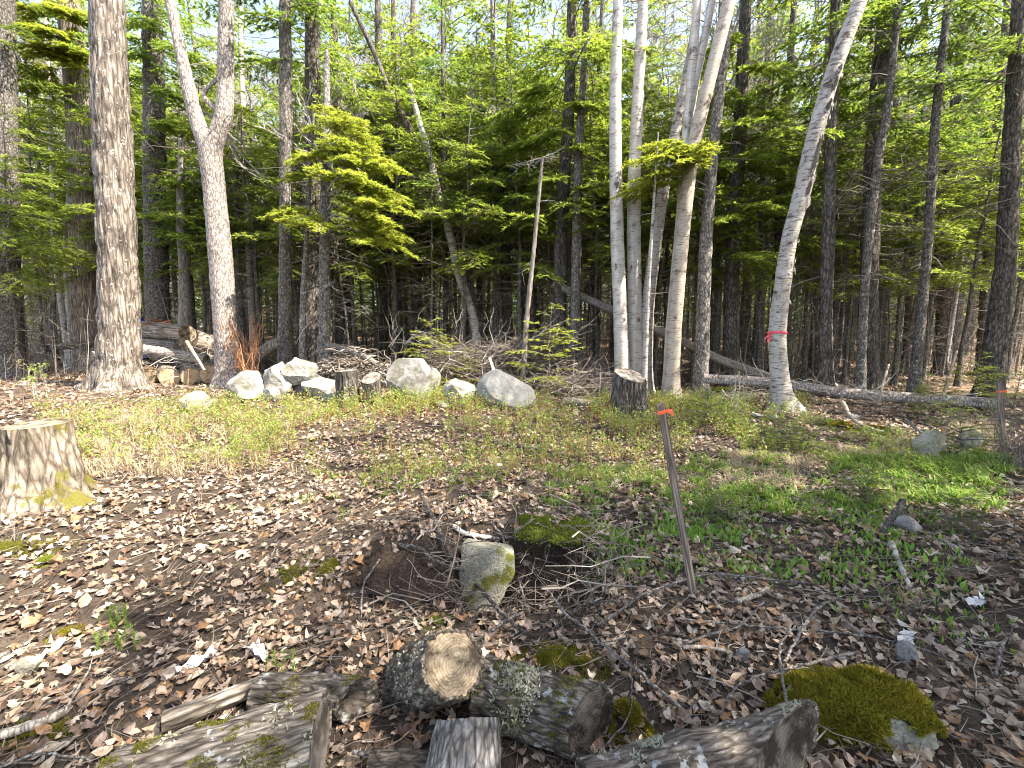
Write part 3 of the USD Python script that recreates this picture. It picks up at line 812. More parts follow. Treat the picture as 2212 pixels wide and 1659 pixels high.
def conifer_kind(key, h, r, live_from, spread, boughs, seed, bark_mat, leaf_mat, el=0.135, step=0.06, limbs=60, shape=0.75, droop=0.25, wobble=0.05):
    g = np.random.default_rng(seed)
    path = f"/World/tree_kinds/{key}"
    stage.CreateClassPrim(path).SetTypeName("Xform")
    zs = np.linspace(-0.4, h, 26)
    off = np.cumsum(g.normal(0, wobble, (26, 2)), axis=0) * (zs / h).clip(0)[:, None]
    axis = np.column_stack([off, zs])
    at = lambda z: np.column_stack([np.interp(z, zs, axis[:, 0]), np.interp(z, zs, axis[:, 1]), z])  # noqa: E731
    rad = r * (1 - 0.93 * (zs / h).clip(0)) * (1 + 0.55 * np.exp(-(zs.clip(0)) / 0.25))
    part(path, "trunk", tube(axis, rad, 11, disp=lambda th, s: 1 + 0.10 * (ridge(th, s, 3.0, 2.0, seed) - 0.4)), bark_mat, True)
    fol, wood = Acc(), Acc()
    z = live_from * h + (h - live_from * h) * np.sort(g.uniform(0, 1, boughs)) ** 1.25
    for k, zz in enumerate(z):
        rel = (zz - live_from * h) / (h - live_from * h)
        L = spread * (1 - rel) ** shape * g.uniform(0.55, 1.12) + 0.25
        if rel < 0.12:
            L *= g.uniform(0.4, 1)
        a = k * 2.39996 + g.normal(0, 0.5)
        p0 = at(np.array([zz]))[0]
        p1 = p0 + [math.cos(a) * L, math.sin(a) * L, L * (g.normal(-droop, 0.12) + 0.35 * rel)]
        bough(fol, wood, p0, p1, L * 0.34 + 0.08, el, step, g, 0.08, 0.2, 0.18, 0.11, 0.006 + 0.007 * L)
    dead_limbs(wood, at, 0.9, live_from * h + 1.5, limbs, 0.35, 1.0 + spread * 0.4, 0.011, g, -0.12)
    part(path, "crown", fol.get(), leaf_mat, kind="stuff")
    part(path, "branches", wood.get(), "twig_brown", kind="stuff")


def bare_kind(key, h, r, seed, bark_mat, twig_mat, bud=True, first=0.35, lean=0.03):
    """A leafless broad-leaved tree: trunk, three orders of branches, swelling buds."""
    g = np.random.default_rng(seed)
    path = f"/World/tree_kinds/{key}"
    stage.CreateClassPrim(path).SetTypeName("Xform")
    zs = np.linspace(-0.3, h, 24)
    off = np.cumsum(g.normal(0, 0.045, (24, 2)) + g.normal(0, lean, 2), axis=0) * (zs / h).clip(0)[:, None]
    axis = np.column_stack([off, zs])
    at = lambda z: np.column_stack([np.interp(z, zs, axis[:, 0]), np.interp(z, zs, axis[:, 1]), z])  # noqa: E731
    part(path, "trunk", tube(axis, r * (1 - 0.9 * (zs / h).clip(0)), 9, disp=lambda th, s: 1 + 0.07 * (ridge(th, s, 3, 2, seed) - 0.4)), bark_mat, True)
    wood, tips = Acc(), []
    n1 = 26
    z = np.sort(g.uniform(first * h, 0.97 * h, n1))
    a = np.arange(n1) * 2.4 + g.normal(0, 0.4, n1)
    L = (h - z) * 0.38 * g.uniform(0.6, 1.2, n1) + 0.4
    p0 = at(z)
    d = unit(np.stack([np.cos(a), np.sin(a), g.uniform(0.5, 1.3, n1)], -1))
    for _ in range(4):
        p1 = p0 + d * L[:, None]
        wood.add(*twigs(p0, p1, 0.008 + 0.011 * L, 4 if len(L) < 40 else 3, 0.06, g, 3))
        tips.append(p1)
        m = 4
        k = np.repeat(np.arange(len(L)), m)
        u = g.uniform(0.3, 1, len(k))
        p0, L0 = p0[k] + (p1 - p0)[k] * u[:, None], L[k]
        d = unit(d[k] + g.normal(0, 0.55, (len(k), 3)) + UP * 0.15)
        L = L0 * g.uniform(0.3, 0.6, len(k))
        sel = L > 0.1
        p0, d, L = p0[sel], d[sel], L[sel]
        if len(L) > 2400:
            break
    part(path, "branches", wood.get(), twig_mat, kind="stuff")
    if bud:
        p = np.vstack(tips)
        p = np.repeat(p, 3, axis=0) + g.normal(0, 0.10, (3 * len(p), 3))
        e = unit(g.normal(0, 1, p.shape))
        w = unit(np.cross(e, g.normal(0, 1, p.shape)))
        acc = Acc()
        acc.tris(np.stack([p + w * 0.015, p - w * 0.015, p + e * 0.07], 1))
        part(path, "buds", acc.get(), "buds", kind="stuff")


conifer_kind("hemlock_tall", 13.5, 0.16, 0.31, 2.5, 66, 1, "bark_dark", "needles")
conifer_kind("hemlock_broad", 11.5, 0.14, 0.30, 2.6, 64, 2, "bark_dark", "needles", droop=0.3)
conifer_kind("hemlock_thin", 12.5, 0.09, 0.26, 1.8, 64, 3, "bark_spruce", "needles")
conifer_kind("spruce_tall", 14.5, 0.17, 0.36, 1.8, 66, 4, "bark_spruce", "needles_dark", shape=0.7, limbs=130)
conifer_kind("spruce_thin", 13, 0.085, 0.42, 1.3, 52, 5, "bark_dark", "needles_dark", shape=0.7, limbs=130)
conifer_kind("fir_young", 7, 0.055, 0.10, 1.25, 70, 6, "bark_grey", "needles", el=0.085, step=0.034, limbs=14, shape=0.85, droop=0.05)
conifer_kind("hemlock_airy", 10, 0.065, 0.34, 2.3, 56, 17, "bark_spruce", "needles_spring", el=0.115, step=0.04, limbs=34, shape=0.8, droop=0.18)
conifer_kind("sapling_kind", 1.9, 0.016, 0.16, 0.95, 30, 27, "bark_grey", "needles_bright", el=0.06, step=0.02, limbs=0, shape=0.7, droop=0.02, wobble=0.012)
conifer_kind("seedling", 0.6, 0.006, 0.12, 0.30, 26, 7, "bark_grey", "needles", el=0.035, step=0.012, limbs=0, shape=0.8, droop=0.0, wobble=0.004)
conifer_kind("spruce_pole", 10.5, 0.052, 0.55, 0.9, 34, 21, "bark_spruce", "needles", shape=0.7, limbs=120)
bare_kind("bare_pole", 10, 0.045, 22, "bark_grey", "twig_pale", first=0.3, bud=False)
bare_kind("bare_tall", 16, 0.11, 8, "bark_grey", "twig_pale")
bare_kind("bare_thin", 13, 0.06, 9, "bark_grey", "twig_pale", first=0.45)
bare_kind("birch_thin", 14, 0.075, 10, "birch_white", "twig_pale", first=0.5)


def plant_tree(kind, name, x, y, label, group, scale=1.0, turn=None, lean=(0, 0), cat="tree", sz=None):
    g = RNG
    x_ = UsdGeom.Xform.Define(stage, name_for("/World", name))
    x_.AddTranslateOp().Set(Gf.Vec3d(float(x), float(y), float(H(x, y))))
    x_.AddRotateXYZOp().Set(Gf.Vec3f(lean[0], lean[1], float(turn if turn is not None else g.uniform(0, 360))))
    x_.AddScaleOp().Set(Gf.Vec3f(scale, scale, sz or scale))
    p = tag(x_.GetPrim(), label, cat, group)
    p.GetReferences().AddInternalReference(Sdf.Path(f"/World/tree_kinds/{kind}"))
    p.SetInstanceable(True)
    return p


HERO_XY = []


def hero(name, label, bark_mat, pts, top=15.0, lean_y=0.0, sides=26, rough=0.10, k=3.2, m=3.0, flare=0.45, twig_n=0, base=None, crown=None, seed=1, cat="tree", taper=0.45, group=None, step=0.10, crown_mat="needles", boughs=(), el=0.075, forks=(), z_twig=(1.5, 9), twig_len=(0.3, 1.4), broken=False, twig_mat="twig_brown", crown_el=0.11):
    """A tree whose trunk follows the photograph: pts = (X, Y, width) from the foot upwards. It stands where its foot meets the ground."""
    foot = G(pts[0][0], pts[0][1]) if base is None else at_y(pts[0][0], pts[0][1], base)
    if base is not None:
        foot[2] = H(foot[0], foot[1])
    y0 = foot[1]

    def lift(X, Y, w, yy=None):
        p = at_y(X, Y, y0)
        p = at_y(X, Y, y0 + lean_y * max(0.0, p[2] - foot[2]))
        return np.array([*p, pxm(w, p) / 2])

    q = [np.array([*foot, pxm(pts[0][2], foot) / 2])] + [lift(*a) for a in pts[1:]]
    if not broken and q[-1][2] < top:
        d = (q[-1] - q[-2])[:3]
        d = d / max(d[2], 0.2)
        dz = top - q[-1][2]
        for s in (0.5, 1.0):
            e = q[-1] if s == 0.5 else q[-1]
            nxt = np.array([*(q[-1][:3] + d * dz * 0.5 * (0.8 if s == 1 else 1)), 0])
            nxt[3] = q[-1][3] * (taper ** 0.5)
            q.append(nxt)
    q = [np.array([*(q[0][:3] - [0, 0, 0.3]), q[0][3] * 1.15])] + q
    P_ = resample(np.array(q), step)
    h = P_[:, 2] - foot[2]
    rad = P_[:, 3] * (1 + flare * np.exp(-h.clip(0) / 0.28))
    t = thing(name, label, cat, foot, group=group)
    HERO_XY.append((foot[0], foot[1], rad.max()))
    root_ph = seed * 1.3

    def disp(th, s):
        hh = (s - 0.3).clip(0)
        return 1 + rough * (0.8 - 1.6 * np.clip(1 - ridge(th, s, k, m, seed) * 2.3, 0, 1)) + 0.35 * flare * np.exp(-hh / 0.25) * np.cos(4 * th + root_ph + np.cos(2 * th))

    part(t, "trunk", tube(P_[:, :3] - foot, rad, sides, disp=disp), bark_mat, 55)
    at = lambda z: np.column_stack([np.interp(z, P_[:, 2], P_[:, i]) for i in range(3)])  # noqa: E731
    for fk in forks:
        fq = [np.array([*at(np.array([at_y(fk[0][0], fk[0][1], y0)[2]]))[0], pxm(fk[0][2], foot) / 2])] + [lift(*a) for a in fk[1:]]
        if fk[-1][1] <= 5 and not broken:
            d = (fq[-1] - fq[-2])[:3]
            fq.append(np.array([*(fq[-1][:3] + d / max(d[2], 0.3) * 4.0), fq[-1][3] * 0.5]))
        fp = resample(np.array(fq), step)
        part(t, "limb", tube(fp[:, :3] - foot, fp[:, 3], max(10, sides - 6), disp=lambda th, s: 1 + rough * (0.8 - 1.6 * np.clip(1 - ridge(th, s, k, m, seed + 9) * 2.3, 0, 1))), bark_mat, 55)
    g = np.random.default_rng(seed + 100)
    fol, wood = Acc(), Acc()
    if crown:
        z0, z1, n, spread = crown
        z = z0 + (z1 - z0) * np.sort(g.uniform(0, 1, n))
        for j, zz in enumerate(z):
            rel = (zz - z0) / (z1 - z0)
            L = spread * (1 - rel) ** 0.7 * g.uniform(0.5, 1.1) + 0.3
            a = j * 2.4 + g.normal(0, 0.5)
            p0 = at(np.array([zz]))[0] - foot
            bough(fol, wood, p0, p0 + [math.cos(a) * L, math.sin(a) * L, L * g.normal(-0.2, 0.14)], 0.34 * L + 0.1, crown_el, 0.034, g, 0.08, 0.2, 0.18, 0.1, 0.006 + 0.006 * L)
    for (bx, by, dy, zs, wid) in boughs:      # tip as the photograph shows it, distance from the trunk's plane, height where it leaves the trunk
        tip = at_y(bx, by, y0 + dy)
        z_on = tip[2] + zs
        p0 = at(np.array([z_on]))[0]
        bough(fol, wood, p0 - foot, tip - foot, wid, el, 0.017, g, 0.10, 0.22, 0.25, 0.05, 0.016, 0.3)
        # a second, smaller spray beside it keeps the outline ragged
        mid = p0 + (tip - p0) * g.uniform(0.3, 0.55) + UP * 0.05
        side = unit(np.cross(tip - p0, UP)) * g.choice([-1, 1])
        tip2 = mid + unit((tip - p0) * 0.6 + side * np.linalg.norm(tip - p0) * 0.7) * np.linalg.norm(tip - p0) * 0.5
        bough(fol, wood, mid - foot, tip2 - foot, wid * 0.7, el, 0.017, g, 0.08, 0.22, 0.15, 0.05, 0.009, 0.3)
    if twig_n:
        dead_limbs(wood, lambda z: at(z + foot[2]) - foot, z_twig[0], min(z_twig[1], top - 1), twig_n, *twig_len, 0.011, g, -0.1, 4)
    if fol.n:
        part(t, "crown", fol.get(), crown_mat, kind="stuff")
    if wood.n:
        part(t, "branches", wood.get(), twig_mat, kind="stuff")
    return t, foot, at


# ------------------------------------------------------------------ the trees one can tell apart, left to right
hero("dead_tree", "dark furrowed trunk at the left edge of the clearing, right side sunlit", "bark_spruce", [(18, 762, 46), (16, 560, 40), (14, 300, 36), (12, 0, 30)], twig_n=22, crown=(4.5, 13.0, 15, 2.2), seed=31, base=13.5)
hero("cedar_tree", "stout pale cedar trunk with bare broken boughs just left of the pine", "bark_cedar", [(206, 800, 62), (190, 600, 58), (176, 300, 46), (156, 90, 40), (148, 0, 36)], twig_n=26, z_twig=(3.5, 9), twig_len=(0.8, 2.4), seed=32, sides=40, k=5, m=1.1, rough=0.06, flare=0.5, crown=(8.5, 13, 21, 2.6),
     boughs=[(20, 60, -1.0, 0.5, 0.65), (70, 20, -0.8, 0.6, 0.6), (120, 130, -1.2, 0.4, 0.5), (10, 170, -0.5, 0.5, 0.6), (60, 120, -1.5, 0.6, 0.6), (215, 60, -0.6, 0.5, 0.5), (180, 30, -1.2, 0.3, 0.5), (110, 200, -0.9, 0.7, 0.45), (35, 100, -1.6, 0.5, 0.7), (90, 60, -1.9, 0.4, 0.7), (150, 100, -1.7, 0.3, 0.6), (0, 30, -1.2, 0.6, 0.7), (200, 120, -1.4, 0.3, 0.5), (40, 190, -1.3, 0.5, 0.6), (130, 20, -1.5, 0.4, 0.7)], crown_mat="needles_bright", el=0.10)
hero("pine_tree", "broadest trunk of the clearing, a deeply furrowed pine beside the log pile", "bark_pine", [(256, 838, 76), (258, 740, 72), (257, 600, 66), (243, 300, 64), (232, 0, 57)], sides=56, rough=0.10, k=5.0, m=1.5, step=0.06, flare=0.75, crown=(10, 13, 20, 2.6), top=18, seed=33)
hero("conifer", "brown trunk with level green sprays standing behind the log pile", "bark_spruce", [(340, 750, 44), (336, 500, 42), (333, 250, 38), (328, 0, 34)], base=14.0, seed=34, twig_n=24, crown=(9, 13, 18, 2.2), crown_mat="needles",
     boughs=[(440, 500, -1.2, 0.3, 0.55), (300, 470, -1.0, 0.2, 0.5), (400, 520, -1.8, 0.3, 0.55), (280, 130, -0.8, 0.6, 0.6), (410, 120, -1.4, 0.7, 0.65), (390, 210, -1.2, 0.5, 0.6), (300, 300, -1.2, 0.4, 0.5), (430, 300, -0.6, 0.5, 0.6), (290, 60, -1.0, 0.6, 0.6), (470, 420, -1.0, 0.3, 0.55)], el=0.085)
hero("dead_tree", "slim split dead trunk with flaking bark right of the brown conifer", "wood_grey", [(390, 745, 22), (398, 600, 20), (390, 480, 16), (392, 300, 11)], base=13.0, seed=35, twig_n=12, twig_len=(0.2, 0.8), broken=True, sides=14)
hero("maple_tree", "forked pale maple whose trunk splits into two limbs above the log pile", "bark_maple", [(497, 838, 52), (490, 740, 46), (475, 540, 45), (462, 400, 42), (455, 330, 45), (470, 290, 34), (486, 230, 33), (488, 100, 30), (490, 0, 28)], sides=40, rough=0.035, k=5, m=4, seed=36, step=0.07, top=14,
     forks=[[(456, 335, 34), (430, 270, 32), (410, 200, 28), (390, 110, 22), (366, 0, 19)], [(432, 250, 12), (440, 205, 10), (475, 165, 7)]], twig_n=12, z_twig=(5, 12), twig_len=(0.6, 2.2))
for (x0, x1, b, lab) in ((143, 114, 730, "thin white birch leaning left between the cedar and the dark left trunk"), (152, 150, 735, "second thin pale birch behind the cedar, nearly upright")):
    hero("birch_tree", lab, "birch_white", [(x0, b, 11), ((x0 + x1) / 2 - 8, 560, 10), (x1, 400, 9)], base=16.5, seed=37, sides=10, twig_n=14, z_twig=(6, 12))
hero("spruce_tree", "straight grey spruce trunk rising behind the piled white boulders", "bark_spruce", [(614, 800, 32), (617, 600, 27), (618, 300, 25), (616, 0, 23)], base=11.4, seed=38, twig_n=34, twig_len=(0.5, 1.7), crown=(9, 13, 16, 1.9))
hero("spruce_tree", "thick dark trunk in shade behind the young yellow-green fir", "bark_dark", [(672, 775, 52), (672, 600, 40), (676, 300, 34), (674, 0, 28)], base=12.4, seed=39, twig_n=26, crown=(8, 13, 18, 2.0))
hero("fir_tree", "yellow-green sunlit fir with shaggy boughs in front of the dark trunks", "bark_grey", [(695, 752, 24), (702, 500, 22), (705, 230, 15), (706, 120, 10)], base=11.0, seed=40, top=8.3, taper=0.1, twig_n=30, z_twig=(1.8, 5.5), twig_len=(0.5, 1.6), crown_mat="needles_bright", twig_mat="twig_pale",
     boughs=[(750, 245, -0.7, -0.2, 0.45), (790, 262, -0.9, -0.1, 0.5), (820, 300, -0.8, 0.1, 0.5), (850, 350, -0.9, 0.2, 0.55), (885, 375, -1.1, 0.35, 0.55), (880, 430, -1.0, 0.4, 0.5), (905, 470, -1.2, 0.5, 0.5), (890, 520, -1.1, 0.5, 0.5), (905, 560, -1.0, 0.6, 0.45), (840, 410, -1.6, 0.3, 0.5), (780, 380, -1.8, 0.2, 0.5), (740, 300, -1.4, 0.0, 0.5), (655, 335, -1.2, 0.2, 0.45), (620, 350, -0.9, 0.3, 0.45), (605, 390, -0.8, 0.3, 0.4), (660, 280, -0.5, 0.1, 0.4), (590, 465, -1.1, 0.3, 0.5), (640, 480, -1.5, 0.3, 0.45), (560, 472, -0.9, 0.35, 0.45), (690, 500, -1.7, 0.4, 0.4), (840, 480, -1.6, 0.45, 0.5), (700, 230, -0.6, -0.2, 0.4), (770, 330, -1.0, 0.1, 0.5)], el=0.08)
hero("sapling", "slim grey sapling with forked stem standing against the dark trunk", "bark_grey", [(648, 782, 14), (655, 640, 12), (662, 520, 9)], base=10.8, seed=41, sides=10, twig_n=10, top=7, twig_len=(0.3, 1.0))
for (a, b, c, w, lab, m_, s_) in ((516, 505, 490, 14, "thin grey trunk just right of the forked maple", "bark_grey", 42), (541, 528, 520, 15, "pale lichen-spotted trunk right of the forked maple, second one over", "birch_old", 43)):
    hero("young_tree", lab, m_, [(a + 3, 715, w), (a, 600, w - 1), (b, 330, w - 3), (c, 80, w - 5)], base=15.0, seed=s_, sides=12, twig_n=18)
hero("dead_tree", "pale leaning birch snag curving up to a broken top", "birch_old", [(1035, 722, 19), (1023, 690, 18), (990, 590, 18), (970, 500, 17), (950, 430, 16), (927, 333, 14), (905, 260, 13), (884, 183, 10)], base=12.8, seed=44, sides=14, twig_n=8, broken=True, twig_len=(0.2, 0.9))
hero("leaning_tree", "dark crooked tree leaning left behind the pale birch snag", "bark_dark", [(1050, 722, 18), (1020, 640, 17), (990, 530, 16), (964, 433, 15), (944, 383, 15), (910, 327, 15), (870, 250, 14), (837, 187, 12), (810, 117, 11), (757, 5, 9)], base=13.2, seed=45, sides=14, twig_n=26, twig_len=(0.4, 1.6), top=10)
hero("spruce_tree", "very slim dark spruce rising dead straight in the middle of the view", "bark_dark", [(962, 705, 11), (959, 400, 9), (957, 200, 8), (955, 30, 6)], base=14.2, seed=46, sides=10, twig_n=20, crown=(8, 12.0, 15, 1.6), crown_mat="needles_dark", top=12)
hero("spruce_tree", "slim grey-brown trunk between the leaning birch snag and the dark pair", "bark_spruce", [(1072, 712, 17), (1074, 500, 15), (1066, 250, 11), (1064, 100, 9)], base=14.6, seed=47, sides=12, twig_n=26, crown=(6, 13.0, 18, 1.9))
hero("dead_tree", "thin bare pale stem standing above the large grey boulder", "wood_grey", [(1128, 800, 12), (1138, 690, 11), (1155, 520, 9), (1172, 340, 6)], base=10.2, seed=48, sides=10, twig_n=12, broken=True, twig_len=(0.2, 0.8), twig_mat="twig_pale")
hero("hemlock_tree", "dark left trunk of the close pair right of centre", "bark_dark", [(1206, 732, 33), (1211, 550, 28), (1218, 400, 26), (1229, 233, 23), (1235, 33, 20)], base=12.2, seed=49, twig_n=26, k=4, m=1.2,
     boughs=[(1130, 440, -0.8, 0.3, 0.55), (1290, 330, -1.0, 0.3, 0.55), (1160, 300, -0.9, 0.4, 0.6), (1080, 330, -0.6, 0.5, 0.6), (1300, 420, -0.8, 0.3, 0.5), (1120, 200, -1.0, 0.5, 0.6), (1290, 230, -1.2, 0.3, 0.55), (1050, 260, -0.8, 0.5, 0.6), (1180, 390, -1.4, 0.3, 0.5)], el=0.085, crown=(7.5, 13, 24, 2.4), crown_mat="needles_spring")
hero("spruce_tree", "speckled right trunk of the close pair right of centre", "bark_spruce", [(1242, 742, 22), (1245, 550, 20), (1250, 333, 18), (1260, 190, 16), (1268, 0, 14)], base=11.6, seed=50, twig_n=20, twig_len=(0.3, 1.1))
hero("birch_tree", "leftmost white birch of the clump, upright and ringed with dark scars", "birch_white", [(1348, 790, 34), (1340, 680, 30), (1333, 500, 28), (1329, 233, 25), (1335, 0, 21)], base=10.6, seed=51, sides=24, rough=0.025, twig_n=10, z_twig=(6, 14), twig_len=(0.6, 2.0))
hero("birch_tree", "tall white birch second from the left in the clump, with peeling bark", "birch_white", [(1378, 795, 34), (1372, 680, 30), (1369, 433, 28), (1375, 280, 26), (1383, 120, 24), (1389, 0, 22)], base=10.9, seed=52, sides=24, rough=0.03, twig_n=10, z_twig=(6, 14), twig_len=(0.6, 2.0))
hero("birch_tree", "greyish birch bending right, middle stem of the birch clump", "birch_old", [(1397, 800, 28), (1398, 683, 27), (1413, 550, 26), (1435, 400, 24), (1462, 270, 21), (1490, 130, 19), (1510, 0, 17)], base=10.9, seed=53, sides=20, rough=0.03, twig_n=10, z_twig=(6, 13), twig_len=(0.6, 2.0))
hero("birch_tree", "tan birch leaning right across the white one, right of the clump", "birch_tan", [(1452, 822, 30), (1458, 700, 29), (1478, 470, 29), (1500, 310, 28), (1534, 167, 27), (1576, 0, 27)], base=10.2, seed=54, sides=24, rough=0.02, twig_n=8, z_twig=(7, 13), twig_len=(0.6, 2.0))
hero("birch_tree", "bright white birch crossing behind the tan leaning birch", "birch_white", [(1446, 826, 26), (1450, 716, 24), (1470, 480, 21), (1483, 300, 20), (1496, 133, 19), (1506, 0, 17)], base=10.5, seed=55, sides=20, rough=0.02, twig_n=8, z_twig=(7, 13), twig_len=(0.6, 2.0),
     forks=[[(1480, 330, 14), (1500, 190, 17), (1522, 83, 17), (1538, 0, 16)]])
hero("sapling", "thin speckled stem in front of the birch clump, behind the grey stump", "birch_old", [(1393, 808, 12), (1395, 740, 11), (1402, 600, 8), (1412, 440, 6)], base=9.8, seed=56, sides=10, twig_n=6, top=6, twig_len=(0.2, 0.8))
hero("maple_tree", "grey shaded trunk standing right behind the birch clump", "bark_grey", [(1515, 812, 31), (1521, 600, 27), (1530, 450, 25), (1543, 300, 23), (1558, 167, 22), (1572, 30, 20)], base=10.8, seed=57, twig_n=12, k=5, m=1.3,
     boughs=[(1440, 330, -1.2, 0.2, 0.5), (1400, 345, -1.5, 0.2, 0.45), (1380, 320, -1.5, 0.1, 0.45), (1470, 350, -1.6, 0.2, 0.45), (1350, 400, -1.4, 0.4, 0.4), (1320, 430, -1.2, 0.5, 0.4)], crown_mat="needles_bright", el=0.08)
hero("hemlock_tree", "dark hemlock trunk with wide shaded sprays between the birches", "bark_dark", [(1582, 762, 34), (1583, 533, 29), (1595, 333, 27), (1606, 100, 24), (1611, 0, 22)], base=12.2, seed=58, twig_n=30, top=17,
     boughs=[(1480, 430, -1.4, 0.3, 0.6), (1690, 450, -1.6, 0.3, 0.65), (1520, 370, -1.2, 0.3, 0.6), (1660, 340, -1.2, 0.4, 0.7), (1700, 260, -1.0, 0.5, 0.7), (1530, 220, -1.0, 0.5, 0.6), (1640, 560, -1.7, 0.2, 0.55), (1690, 580, -1.4, 0.2, 0.5), (1560, 480, -1.8, 0.3, 0.55), (1680, 150, -1.2, 0.5, 0.7), (1540, 100, -1.0, 0.5, 0.65), (1720, 380, -0.8, 0.3, 0.65)], el=0.085, crown_mat="needles_spring", crown=(6, 13, 24, 2.4))
hero("spruce_tree", "slim dark trunk half hidden by the flagged leaning birch", "bark_dark", [(1672, 745, 18), (1680, 533, 16), (1688, 367, 16), (1700, 230, 15), (1712, 60, 13)], base=13.5, seed=59, sides=14, twig_n=34, twig_len=(0.5, 1.8), crown=(7, 13, 24, 2.0))
flagged, ff_, flag_at = hero("birch_tree", "leaning white birch with pink tape around its trunk and torn bark", "birch_old", [(1694, 888, 46), (1688, 850, 37), (1682, 790, 35), (1679, 716, 34), (1690, 620, 32), (1705, 517, 31), (1732, 417, 33), (1758, 300, 32), (1782, 215, 31), (1808, 133, 31), (1858, 0, 29)], seed=60, sides=36, rough=0.04, k=4, m=5, flare=0.55, top=12, step=0.06)
hero("spruce_tree", "dark straight trunk right of the flagged birch, foot behind the fallen trunk", "bark_dark", [(1787, 835, 30), (1783, 700, 25), (1789, 520, 24), (1795, 300, 22), (1802, 100, 20)], base=10.4, seed=61, twig_n=34, twig_len=(0.5, 1.7), crown=(6.5, 13, 26, 2.2), k=4, m=3)
hero("spruce_tree", "slender lichened trunk bending right before the thick dark trunk", "bark_spruce", [(1859, 848, 19), (1863, 720, 17), (1873, 560, 16), (1898, 340, 16), (1918, 233, 15), (1938, 33, 13)], base=10.0, seed=62, sides=14, twig_n=40, z_twig=(2.5, 9), twig_len=(0.7, 2.4))
hero("hemlock_tree", "thickest dark trunk on the right side of the woods", "bark_dark", [(1877, 808, 40), (1877, 620, 33), (1886, 350, 31), (1897, 200, 30), (1912, 30, 27)], base=11.4, seed=63, twig_n=22, top=18, k=4.5, m=1.2, crown=(6.5, 13, 26, 2.6))
hero("spruce_tree", "slim trunk curving right with long raised bare branches", "bark_spruce", [(1976, 828, 24), (1984, 740, 19), (2003, 540, 17), (2022, 250, 16), (2045, 30, 13)], base=10.2, seed=64, sides=14, twig_n=46, z_twig=(2.8, 9), twig_len=(0.9, 2.6), crown=(8, 13, 12, 1.8))
hero("spruce_tree", "stout dark trunk at the right edge leaning slightly right", "bark_dark", [(2142, 812, 44), (2156, 700, 37), (2172, 560, 33), (2186, 300, 29), (2200, 60, 26)], base=9.9, seed=65, twig_n=26, k=4, m=1.6, crown=(6, 13, 24, 2.5))
for i, (X, Y, w, b) in enumerate(((1905, 722, 24, 17.5), (1962, 722, 13, 17), (2038, 738, 22, 16), (2128, 737, 20, 15.4), (2180, 748, 17, 14.4), (1800, 735, 20, 15.5), (1640, 735, 22, 15.5), (1762, 720, 15, 18), (830, 700, 24, 16.5), (902, 695, 22, 17), (860, 705, 16, 16), (738, 690, 20, 15), (1100, 705, 20, 16), (1330, 720, 14, 17), (1290, 715, 16, 18))):
    where = ["behind the thickest dark trunk", "between the two right trunks, very thin", "left of the stout right-edge trunk", "close beside the stout right-edge trunk", "at the far right edge, small and dark", "behind the foot of the straight trunk by the flagged birch", "left of the flagged birch, in the shade", "right of the flagged birch, thin and far", "in the shade right of the young fir, widest there", "left of the leaning birch snag", "second in the shade right of the young fir", "just right of the sunlit fir's stem", "right of the crooked leaning tree", "left of the white birch clump", "between the dark pair and the birches"][i]
    hero("woodland_tree", "dark conifer trunk " + where, "bark_dark" if i % 3 else "bark_spruce", [(X, Y, w), (X + RNG.normal(0, 4) + (X - 1106) * 0.015, 400, w * 0.85), (X + (X - 1106) * 0.04, 100, w * 0.7)], base=b, seed=70 + i, sides=14, twig_n=30, twig_len=(0.5, 1.6), crown=(3.6 + 3 * RNG.uniform(), 12, 34, 1.9), crown_mat="needles" if i % 2 else "needles_dark")

# ------------------------------------------------------------------ the stand behind: each tree placed, copies of a few kinds
KINDS = [("hemlock_tall", "hemlock_tree", "green hemlock", "hemlocks", 0.15),
         ("hemlock_broad", "hemlock_tree", "wide-boughed hemlock", "wide hemlocks", 0.10),
         ("hemlock_thin", "hemlock_tree", "thin-stemmed hemlock", "thin hemlocks", 0.16),
         ("spruce_tall", "spruce_tree", "tall dark spruce", "tall spruces", 0.14),
         ("spruce_thin", "spruce_tree", "thin dark spruce pole", "thin spruces", 0.16),
         ("bare_tall", "bare_tree", "leafless grey tree", "leafless trees", 0.13),
         ("bare_thin", "bare_tree", "thin leafless pole", "thin leafless poles", 0.16),
         ("birch_thin", "birch_tree", "thin white birch", "thin white birches", 0.05)]
rt = np.random.default_rng(17)
placed = [(x, y) for x, y, _ in HERO_XY]


def free(x, y, d):
    return all((x - a) ** 2 + (y - b) ** 2 > d * d for a, b in placed)


